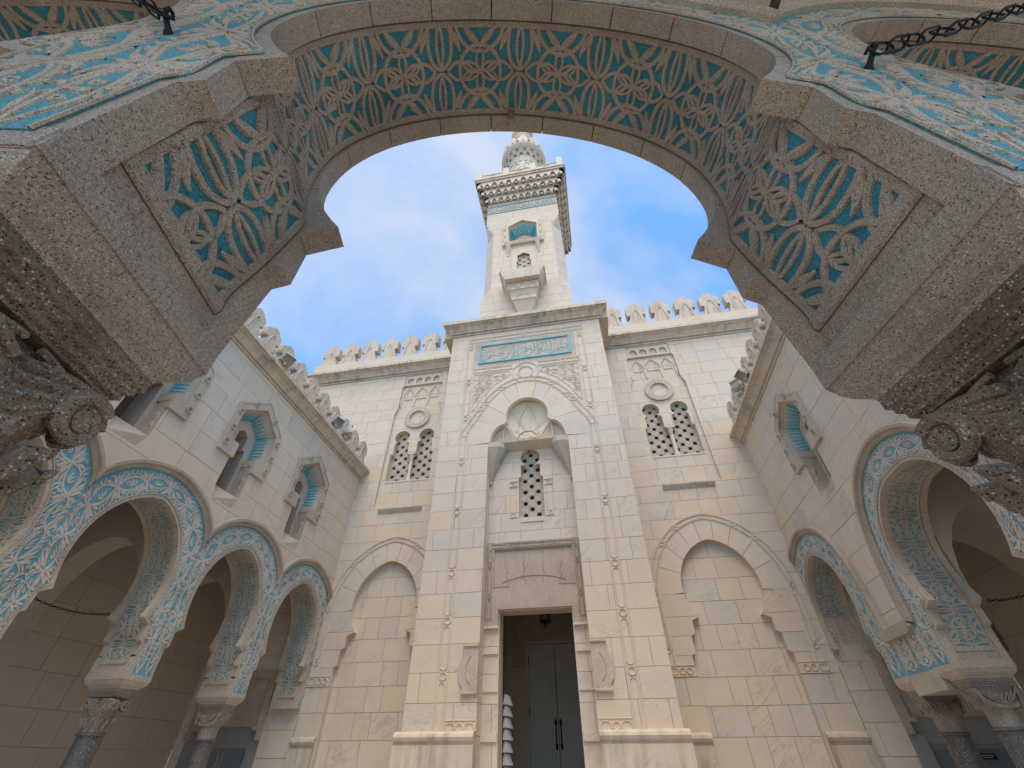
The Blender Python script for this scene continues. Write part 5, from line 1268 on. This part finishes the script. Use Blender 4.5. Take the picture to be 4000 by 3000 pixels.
for sx in (-1, 1):      # chamfer stones
    for z in zrange(13.0, 16.6, .42):
        z1 = min(z+.42, 16.9); c = .34; m = MB().add([(sx*(H-c), .0, z+J), (sx*H, c, z+J), (sx*H, c, z1-J), (sx*(H-c), 0, z1-J), (sx*(H-c-.02), .03, z+J), (sx*(H-.02), c+.02, z+J), (sx*(H-.02), c+.02, z1-J), (sx*(H-c-.02), .03, z1-J)], [(0, 1, 2, 3), (4, 5, 6, 7), (0, 1, 5, 4), (1, 2, 6, 5), (2, 3, 7, 6), (3, 0, 4, 7)]); mi.part('corner_stone', m, 'marble')
    mi.part('broach', MB().add([(sx*(H-.34), -.001, 13.0), (sx*H, .34, 13.0), (sx*H, 0, 12.3)], [(0, 1, 2)]), 'marble')
    m = MB()
    for k in range(3): m.hull8([(sx*(H-.34+.08*k), .002, 16.75+.18*k), (sx*(H-.02), .30-.08*k, 16.75+.18*k), (sx*(H-.02), .33, 16.75+.18*k), (sx*(H-.33), .03, 16.75+.18*k)], [(sx*(H-.34+.11*(k+1)), -.002, 16.95+.2*k), (sx*(H+.0), .23-.11*k, 16.95+.2*k), (sx*(H-.02), .33, 16.95+.2*k), (sx*(H-.33), .03, 16.95+.2*k)])
    mi.part('corner_corbel', m, 'marble_trim')
mi.part('side_faces', MB().box(-H, -H+.03, .36, 2*H-.36, 10.4, 19.55).box(H-.03, H, .36, 2*H-.36, 10.4, 19.55), 'marble_trim')
# lettered band
mi.part('inscription_band', MB().box(-H+.012, H-.012, .0, .02, 18.525, 19.295), 'terrazzo_side')
mb = MB(); rib(mb, [(-H+.02, 19.22), (H-.02, 19.22)], .07, .02, 0); rib(mb, [(-H+.02, 18.58), (H-.02, 18.58)], .06, .02, 0)
for z in (-1,):
    r2 = random.Random(4); x = -1.5; k = 0
    while x < 1.48:
        k += 1; t = r2.random(); b0 = 18.72+.05*r2.random(); top = 19.12
        if t < .42: rib(mb, [(x, b0), (x-.01, top), (x+.02, top+.015)], .028, .012+k*.00004, 0); rib(mb, [(x, b0), (x+.07, b0+.01)], .024, .011+k*.00004, 0); x += .085
        elif t < .62: rib(mb, smooth2([(x, top), (x, b0+.05), (x+.05, b0-.02), (x+.12, b0+.02), (x+.12, b0+.12)], 1), .026, .012+k*.00004, 0); x += .15
        elif t < .8: rib(mb, smooth2([(x, b0+.02), (x+.05, b0+.12), (x+.12, b0+.06), (x+.08, b0-.02), (x+.2, b0)], 1), .024, .012+k*.00004, 0); rib(mb, smooth2([(x+.0, top-.05), (x+.08, top), (x+.16, top-.04)], 1), .018, .011+k*.00004, 0); x += .2
        else: rib(mb, smooth2([(x, b0+.14), (x+.08, b0+.18), (x+.14, b0+.08), (x+.04, b0-.04), (x-.04, b0-.05)], 1), .024, .012+k*.00004, 0); rib(mb, [(x+.02, b0+.26), (x+.06, b0+.28)], .03, .012, 0); x += .15
mi.part('lettering', mb, 'letter_blue')
# upper window with turquoise rays
mb = MB().prism([(-.84, 15.60), (.84, 15.60), (.84, 17.25), (0, 17.78), (-.84, 17.25)], [[(-.60, 15.84), (.60, 15.84), (.60, 17.02), (0, 17.40), (-.60, 17.02)]], -.10, .02)
bead_band(mb, (-.78, 15.72), (.78, 15.72), .16, [.26, .78, 1.30], -.10)
for sx in (-1, 1): bead_band(mb, (sx*.74, 15.8), (sx*.74, 17.18), .13, [.42, .95], -.10)
fr_ = mi.part('gabled_window', mb, 'marble_trim')
mi.part('window_recess', MB().add([(x, y, z) for y in (-.02, .22) for x, z in ([(-.60, 15.84), (.60, 15.84), (.60, 17.02), (0, 17.40), (-.60, 17.02)] if y < 0 else [(-.34, 15.84), (.34, 15.84), (.34, 16.55), (0, 16.75), (-.34, 16.55)])], [(1, 2, 7, 6), (2, 3, 8, 7), (3, 4, 9, 8), (4, 0, 5, 9), (0, 1, 6, 5), (5, 6, 7, 8, 9)]), 'terrazzo_side', fr_)
r_out = [(-.60, 15.84), (-.60, 17.02), (0, 17.40), (.60, 17.02), (.60, 15.84)]; r_in = [(-.34, 15.84), (-.34, 16.55), (0, 16.75), (.34, 16.55), (.34, 15.84)]
for i, n in ((0, 9), (1, 4), (2, 4), (3, 9)):
    for k in range(n):
        t0, t1 = (k+.12)/n, (k+.88)/n; l = lambda p, q, t, y: Vector((p[0]+(q[0]-p[0])*t, y, p[1]+(q[1]-p[1])*t))
        a, b_ = l(r_out[i], r_out[i+1], t0, .0), l(r_out[i], r_out[i+1], t1, .0); d, c = l(r_in[i], r_in[i+1], t0, .19), l(r_in[i], r_in[i+1], t1, .19); m_ = (a+b_)/2; a2 = m_*.9+(c+d)/2*.1
        mi.part('turquoise_ray', MB().add([a2, a*.75+d*.25+Vector((0, -.012, 0)), d+Vector((0, -.012, 0)), c+Vector((0, -.012, 0)), b_*.75+c*.25+Vector((0, -.012, 0)), (m_*.7+(c+d)/2*.3)+Vector((0, -.07, 0)), (c+d)/2+Vector((0, -.05, 0))], [(0, 1, 5), (0, 5, 4), (1, 2, 6, 5), (5, 6, 3, 4)]), 'turquoise_paint', fr_)
mb = MB(); 
for a in range(8): rib(mb, smooth2([(0, 16.2), (.12*math.cos(a*.785), 16.2+.16*math.sin(a*.785)), (.26*math.cos(a*.785+.4), 16.2+.30*math.sin(a*.785+.4)), (.14*math.cos(a*.785+.8), 16.2+.2*math.sin(a*.785+.8))], 1), .03, .01+a*.0004, .22)
mi.part('window_tracery', mb, 'pale_turquoise', fr_)
for sx in (-1, 1):
    mi.part('window_bracket', MB().hull8([(sx*.56, -.0, 15.0), (sx*.66, -.0, 15.0), (sx*.66, .02, 15.0), (sx*.56, .02, 15.0)], [(sx*.50, -.16, 15.58), (sx*.68, -.16, 15.58), (sx*.68, .02, 15.58), (sx*.50, .02, 15.58)]).lathe([(0, 14.86), (.04, 14.9), (.05, 14.98), (.02, 15.04)], sx*.61, -.0, 8), 'marble_trim')
    mi.part('window_fillet', MB().box(*sorted((sx*.49, sx*.52)), -.03, .02, 13.6, 15.5), 'marble_trim')

grille(mi, 'tile_grille', [(-.30, 13.7), (.30, 13.7), (.30, 15.02), (-.30, 15.02)], .10, .17, .30, .06, 0, 13.9)
# balcony
mb = MB().loft([rectring(0, .3-.335*1.5, .60, .30*0+.46, 12.42, .0), rectring(0, -.02-.32, .76, .33, 12.86, .0)]).box(-.80, .80, -.67, .02, 12.86, 12.96)
bal = mi.part('balcony', mb, 'marble_dirty')
mb = MB()
for k in range(3):
    cx = (k-1)*.34; a_ = [(cx-.13, 12.08), (cx-.12, 12.24), (cx, 12.38), (cx+.12, 12.24), (cx+.13, 12.08)]
    rib(mb, smooth2(a_, 2), .04, .04, -.46)
mb.box(-.54, .54, -.46, .0, 12.06, 12.42).hull8([(-.40, -.32, 11.80), (.40, -.32, 11.80), (.40, 0, 11.80), (-.40, 0, 11.80)], [(-.50, -.42, 12.06), (.50, -.42, 12.06), (.50, 0, 12.06), (-.50, 0, 12.06)]).box(-.42, .42, -.34, 0, 11.66, 11.80)
mb.hull8([(-.22, -.10, 11.20), (.22, -.10, 11.20), (.22, 0, 11.20), (-.22, 0, 11.20)], [(-.38, -.30, 11.66), (.38, -.30, 11.66), (.38, 0, 11.66), (-.38, 0, 11.66)])
rib(mb, lens(0, 11.70, .24, .30), .04, .03, -.34)
mi.part('balcony_bracket', mb, 'marble_trim', bal)
# honeycomb cornice
def tier(z0, z1, out, n, big, legs):
    """row of pointed niches carried on tapering legs, on all four sides"""
    W = H+out; P = 2*W/n; th_ = .20
    for s in range(4):
        mb = MB(); shapes = [(-W, z1), (-W, z0+.10)]
        body = [(-W, z0+.02)]
        poly = [(-W, z1), (-W, z0)]
        for k in range(n):
            x = -W+P*k; hgt = (z1-z0)*(.80 if k % 2 == 0 else .58) if big else (z1-z0)*.7; w = P*(.38 if k % 2 == 0 else .28); c = x+P/2
            poly += [(c-w-.012, z0), (c-w, z0+.05), (c-w*.8, z0+hgt*.62), (c, z0+hgt), (c+w*.8, z0+hgt*.62), (c+w, z0+.05), (c+w+.012, z0)]
        poly += [(W, z0), (W, z1)]
        mb.prism(poly, [], -out, -out+th_)
        for k in range(n):
            c = -W+P*(k+.5); w = P*(.24 if k % 2 == 0 else .17)
            mb.add([(c+w*math.cos(a)*1.0, -out+.10-.05*math.sin(a), zz) for zz in (z0+.0, z0+(z1-z0)*.30) for a in [math.pi*q/6 for q in range(7)]], [(i, i+1, i+8, i+7) for i in range(6)]+[tuple(range(7, 14))])
            e = -W+P*k
            if 0 < k: mb.hull8([(e-.012, -out+.02, z0-legs), (e+.012, -out+.02, z0-legs), (e+.012, -out+.06, z0-legs), (e-.012, -out+.06, z0-legs)], [(e-P*.14, -out-.004, z0+.01), (e+P*.14, -out-.004, z0+.01), (e+P*.14, -out+.18, z0+.01), (e-P*.14, -out+.18, z0+.01)])
        a = s*math.pi/2; ca, sa = math.cos(a), math.sin(a)
        mb.v = [(v[0]*ca-(v[1]-H)*sa, v[0]*sa+(v[1]-H)*ca+H, v[2]) for v in mb.v]
        mi.part('niche_tier', mb, 'marble_trim')
    mi.part('tier_core', MB().box(-H-out+.13, H+out-.13, -out+.13, 2*H+out-.13, z0+.005, z1-.003), 'marble_dirty')
tier(20.36, 20.86, .50, 12, True, .05); tier(19.93, 20.355, .34, 11, True, .06); tier(19.50, 19.925, .16, 11, False, .10)
mi.part('cornice_slab', MB().box(-H-.56, H+.56, -.56, 2*H+.56, 20.86, 21.02).box(-H-.60, H+.60, -.60, 2*H+.60, 21.02, 21.12), 'marble_dirty')
q = H+.46
for s in range(4):
    a = s*math.pi/2; ca, sa = math.cos(a), math.sin(a); rot = lambda v: (v[0]*ca-(v[1]-H)*sa, v[0]*sa+(v[1]-H)*ca+H, v[2])
    for k in range(3):
        c = (k-1)*1.32; mb = MB().prism([(c-.50, 21.12), (c+.50, 21.12), (c+.50, 21.78), (c-.50, 21.78)], [[(c-.40, 21.24), (c-.28, 21.32), (c-.40, 21.40)], [(c+.40, 21.24), (c+.28, 21.32), (c+.40, 21.40)]], H-q, H-q+.12)
        rib(mb, [(c-.46, 21.68), (c+.46, 21.68)], .03, .03, H-q); rib(mb, [(c-.42, 21.24), (c-.2, 21.36), (c-.1, 21.52), (c, 21.58), (c+.1, 21.52), (c+.2, 21.36), (c+.42, 21.24)], .03, .02, H-q); rib(mb, [(c-.42, 21.42), (c-.25, 21.26), (c, 21.22), (c+.25, 21.26), (c+.42, 21.42)], .025, .015, H-q)
        mb.xform(lambda x, y, z: rot((x, y, z))); mi.part('balustrade_panel', mb, 'marble_trim')
    for k in range(3):
        c = -1.98+1.32*k; mb = MB().box(c-.14, c+.14, H-q-.04, H-q+.24, 21.12, 22.1).lathe([(.14, 22.1), (.14, 22.16), (.10, 22.26), (0, 22.31)], c, H-q+.10, 10); mb.xform(lambda x, y, z: rot((x, y, z))); mi.part('balustrade_post', mb, 'marble_trim')
# round stage
mb = MB().lathe([(.92, 21.1), (.92, 26.6)], 0, H, 40); dr_ = mi.part('drum', mb, 'marble_trim', smooth=True)
mb = MB()
for k in range(40):
    a = 2*math.pi*k/40; z1 = 26.15+.12*((k*7) % 3); mb.tube([(.93*math.cos(a), H+.93*math.sin(a), 25.6), (.93*math.cos(a+.02), H+.93*math.sin(a+.02), z1)], .025, 4)
    if k % 2: mb.tube([(.93*math.cos(a), H+.93*math.sin(a), 25.62), (.93*math.cos(a+.08), H+.93*math.sin(a+.08), 25.7), (.93*math.cos(a+.13), H+.93*math.sin(a+.13), 25.62)], .02, 4)
mi.part('drum_lettering', mb, 'pale_turquoise', dr_)
mb = MB()
for zc_, rr in ((25.0, .22), ): 
    for k in range(10):
        a0 = 2*math.pi*k/10; mb.tube([(.935*math.cos(a0+rr*math.cos(t)), H+.935*math.sin(a0+rr*math.cos(t)), zc_+.35*math.sin(t)) for t in [2*math.pi*j/16 for j in range(16)]], .02, 4, True)
mi.part('drum_tracery', mb, 'marble_trim', dr_)
def ringtier(z0, z1, r0, r1, n, ph):
    for k in range(n):
        a = 2*math.pi*(k+ph)/n; w = math.pi/n*.82; mb = MB()
        P = lambda aa, rr, z: (rr*math.cos(aa), H+rr*math.sin(aa), z)
        for sx in (-1, 1):
            mb.hull8([P(a+sx*w*.95, r0, z0), P(a+sx*w*1.15, r0, z0), P(a+sx*w*1.15, r0-.06, z0), P(a+sx*w*.95, r0-.06, z0)], [P(a+sx*w*.35, r1, z1), P(a+sx*w*1.22, r1, z1), P(a+sx*w*1.22, r0, z1), P(a+sx*w*.35, r0, z1)])
        mb.hull8([P(a-w*.4, r1-.01, z1-.10), P(a+w*.4, r1-.01, z1-.10), P(a+w*.4, r0, z1-.06), P(a-w*.4, r0, z1-.06)], [P(a-w*1.2, r1, z1), P(a+w*1.2, r1, z1), P(a+w*1.2, r0, z1), P(a-w*1.2, r0, z1)])
        mi.part('corbel_niche', mb, 'marble_trim')
ringtier(26.35, 26.72, .93, 1.06, 16, 0); ringtier(26.66, 27.02, 1.04, 1.18, 16, .5)
mi.part('crown_cornice', MB().lathe([(.9, 26.6), (1.0, 26.75), (1.12, 27.0), (1.22, 27.05), (1.24, 27.12), (1.33, 27.22), (1.35, 27.36), (1.28, 27.42), (.6, 27.44)], 0, H, 48), 'marble_trim', smooth=True)
for k in range(12):
    a = 2*math.pi*k/12+.13; mb = MB(); P = [(.30, 0), (.30, .10), (.22, .16), (.22, .24), (.31, .34), (.33, .55), (.24, .62), (.20, .84), (.12, 1.05), (0, 1.16)]; mb.prism([(x, z) for x, z in P]+[(-x, z) for x, z in reversed(P[:-1])], [[(-.06, .22), (.06, .22), (.05, .36), (0, .42), (-.05, .36)]], -.08, .08)
    mb.v = [(v[0]*-math.sin(a)+(1.20+v[1])*math.cos(a), H+v[0]*math.cos(a)+(1.20+v[1])*math.sin(a), 27.42+v[2]) for v in mb.v]; mi.part('crown_merlon', mb, 'marble_trim')
mi.part('lantern_drum', MB().lathe([(.55, 27.4), (.55, 30.6), (.66, 30.8), (.66, 30.95), (.5, 31.0)], 0, H, 32), 'marble_trim', smooth=True)
mi.part('bulb_dome', MB().lathe([(.45, 30.95), (.58, 31.15), (.69, 31.5), (.735, 31.9), (.70, 32.4), (.58, 32.9), (.40, 33.4), (.2, 33.9), (.08, 34.3), (.03, 34.9), (0, 35.0)], 0, H, 36), 'marble_dirty', smooth=True)
# ------------------------------------------------------------------ front arcade overhead
PC, SP, Y0, TT = .067, 2.24, .328, .605
fa = Thing('entrance_arcade', 'speckled stone arcade overhead with turquoise mosaic soffit framing the view into the court', 'arcade', FF, (PC, .63, -EZ))
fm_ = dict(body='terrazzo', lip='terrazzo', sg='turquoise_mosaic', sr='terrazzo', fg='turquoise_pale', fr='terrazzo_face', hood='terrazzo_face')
for k in (0, 1, -1, 2, -2):
    arch_bay(fa, FRONT, PC+SP*k, SP/2, SP/2, HOODF, Y0, TT, 'F', fm_, near_relief=1.0, relief_pitch=.44, relief_h=.004)
up = []
for k in (-2, -1, 0, 1, 2):
    o_, kk = cut_hood(smooth2(HOODF, 1), SP/2); h = [(x, z+.09*max(.3, 1-x/1.4)) for x, z in o_]
    up += [(PC+SP*k-x, z) for x, z in reversed(h)]+[(PC+SP*k+x, z) for x, z in h[1:-1]]
up.append((PC+SP*2.5, up[-1][1]))
reg = [up+[(PC+SP*2.5, 3.95), (PC-SP*2.5, 3.95)]]
fa.part('upper_wall', MB().prism(reg[0], [], Y0+.012, Y0+TT-.003), 'mortar')
r = random.Random(15); blocks(fa, courses(PC-SP*2.5, PC+SP*2.5, [2.0, 2.6, 3.1, 3.6, 3.95], r, (.8, 1.0, 1.2)), reg, Y0, .012, 'terrazzo_face', r)
fa.part('parapet', MB().box(PC-SP*2.5, PC+SP*2.5, Y0+.2, Y0+TT, 3.95, 5.4), 'marble_trim')
for k in (0, 1, -1, 2, -2, -3):
    column(fa, PC+SP*(k+.5)-(0 if k < 3 else 0), Y0+TT/2, .204, TT/2-.003, .15, 'volute', dict(impost='terrazzo', cap='capital_stone'), caph=.33)
fa.part('porch_ceiling', MB().box(PC-SP*2.5, PC+SP*2.5, -2.3, Y0+.1, 3.96, 4.1), 'plaster')
fa.part('anchor_stub', MB().box(.010, .050, .815, .850, 2.845, 2.875).lathe([(0, 2.83), (.012, 2.835), (.012, 2.85)], .03, .832, 8), 'rust')

# ------------------------------------------------------------------ chains
def link_mesh(L_, W, r):
    mb = MB(); n = 8; pts = [(L_/2-W/2+W/2*math.cos(a), 0, W/2*math.sin(a)) for a in [math.pi/2-math.pi*i/n for i in range(n+1)]]+[(-L_/2+W/2-W/2*math.cos(a), 0, -W/2*math.sin(a)) for a in [math.pi/2-math.pi*i/n for i in range(n+1)]]
    mb.tube(pts, r, 6, True); return raw_mesh('link', mb.v, mb.f, 'iron', True)
def chain(name, label, F, A, B, L_=.100, W=.050, r=.0062, sag=.04, anchor=True):
    A, B = Vector(A), Vector(B); th = Thing(name, label, 'chain', F, tuple(A)); me = link_mesh(L_, W, r); pitch = L_-2*r*1.6-.004
    n = int((B-A).length/pitch)
    P = lambda t: A+(B-A)*t-Vector((0, 0, sag*4*t*(1-t)))
    for i in range(n):
        p, q = P((i+.1)/n), P((i+.9)/n); d = (q-p).normalized(); m = d.to_track_quat('X', 'Z').to_matrix().to_4x4() @ Matrix.Rotation(R_(12+90*(i % 2)+random.Random(i).uniform(-14, 14)), 4, 'X')
        o = th.link('link', me, None, (0, 0, 0)); o.matrix_local = Matrix.Translation((p+q)/2-A) @ m
    if anchor:
        mb = MB(); mb.tube([(A.x, Y0, A.z-.028), (A.x, Y0-.004, A.z-.028), (A.x, Y0-.018, A.z-.02), (A.x, Y0-.045, A.z-.004)], [.020, .018, .010, .008], 10)
        mb.tube([(A.x, Y0-.045, A.z-.004), (A.x+.004, Y0-.060, A.z+.004), (A.x+.006, Y0-.062, A.z+.022), (A.x+.004, Y0-.048, A.z+.034), (A.x, Y0-.034, A.z+.028)], [.008, .008, .007, .006, .005], 8)
        th.part('wall_hook', mb, 'iron', smooth=True)
    return th
chain('chain', 'iron chain hooked to the arcade face above the right pier, rising to the upper right', FF, (1.185, Y0-.05, 1.73), (3.05, .12, 2.95), L_=.110, W=.044, r=.0043)
chain('chain', 'iron chain hooked to the arcade face above the left pier, rising to the upper left', FF, (-1.072, Y0-.045, 1.755), (-1.93, .22, 2.75), L_=.110, W=.044, r=.0043)
def tie(label, F, pts):
    mb = MB(); pts = [Vector(p) for p in pts]; L_ = (pts[-1]-pts[0]).length; n = int(L_/.055)
    for i in range(n):
        t = (i+.5)/n; p = pts[0].lerp(pts[-1], t)-Vector((0, 0, .10*4*t*(1-t)))
        ln_ = [(p.x+.030*math.cos(a), p.y+(.013*math.sin(a) if i % 2 else 0), p.z+(0 if i % 2 else .013*math.sin(a))) for a in [2*math.pi*k/8 for k in range(8)]]
        mb.tube(ln_, .005, 4, True)
    solo('tie_chain', mb, 'iron', label, 'chain', F, tuple(pts[0]))
tie('thin chain strung across the back of the nearest visible arch of the left arcade', FL, [(5.62, .64, 1.60), (4.24, .64, 1.62)])
tie('thin chain strung across the back of the wide arch of the right arcade', FR, [(-6.72, .64, 1.50), (-5.14, .64, 1.50)])

# ------------------------------------------------------------------ floodlights on the wing cornices
def flood(label, F, x, yaw, tilt, open_front=True):
    th = Thing('floodlight', label, 'floodlight', F, (x, -.24, 6.40), group='floodlights on the side cornices')
    M_ = Matrix.Translation((x, -.26, 6.60)) @ Matrix.Rotation(R_(yaw), 4, 'Z') @ Matrix.Rotation(R_(tilt), 4, 'X')
    T_ = lambda mb: mb.xform(lambda a, b_, c: M_ @ Vector((a, b_, c)))
    th.part('housing', T_(MB().loft([[(-.13, -.10, -.10), (.13, -.10, -.10), (.13, -.10, .10), (-.13, -.10, .10)], [(-.135, -.085, -.105), (.135, -.085, -.105), (.135, -.085, .105), (-.135, -.085, .105)], [(-.125, 0, -.095), (.125, 0, -.095), (.125, 0, .095), (-.125, 0, .095)], [(-.07, .10, -.05), (.07, .10, -.05), (.07, .10, .05), (-.07, .10, .05)]])), 'lamp_grey')
    th.part('lens', T_(MB().box(-.112, .112, -.106, -.101, -.082, .082)), 'lamp_glass')
    th.part('visor', T_(MB().box(-.13, .13, -.15, -.10, .100, .106)), 'lamp_grey')
    m = MB().tube([(x-.15, -.26, 6.60), (x-.15, -.24, 6.47), (x+.15, -.24, 6.47), (x+.15, -.26, 6.60)], .012, 6); m.lathe([(.03, 6.40), (.03, 6.47)], x, -.235, 10)
    th.part('bracket', m, 'lamp_grey')
    return th
flood('floodlight on the left cornice nearest the back wall, tilted away showing its grey back', FL, 8.42, 35, -25)
flood('floodlight on the left cornice, second from the back wall, lens facing down', FL, 7.90, -20, 50)
flood('floodlight on the left cornice nearest the front arch, just below its foot', FL, 5.62, -20, 50)
flood('floodlight on the right cornice nearest the back wall, pale grey and turned sideways', FR, -8.38, 45, -20)
flood('floodlight on the right cornice with its dark lens facing the court', FR, -7.92, 10, 45)
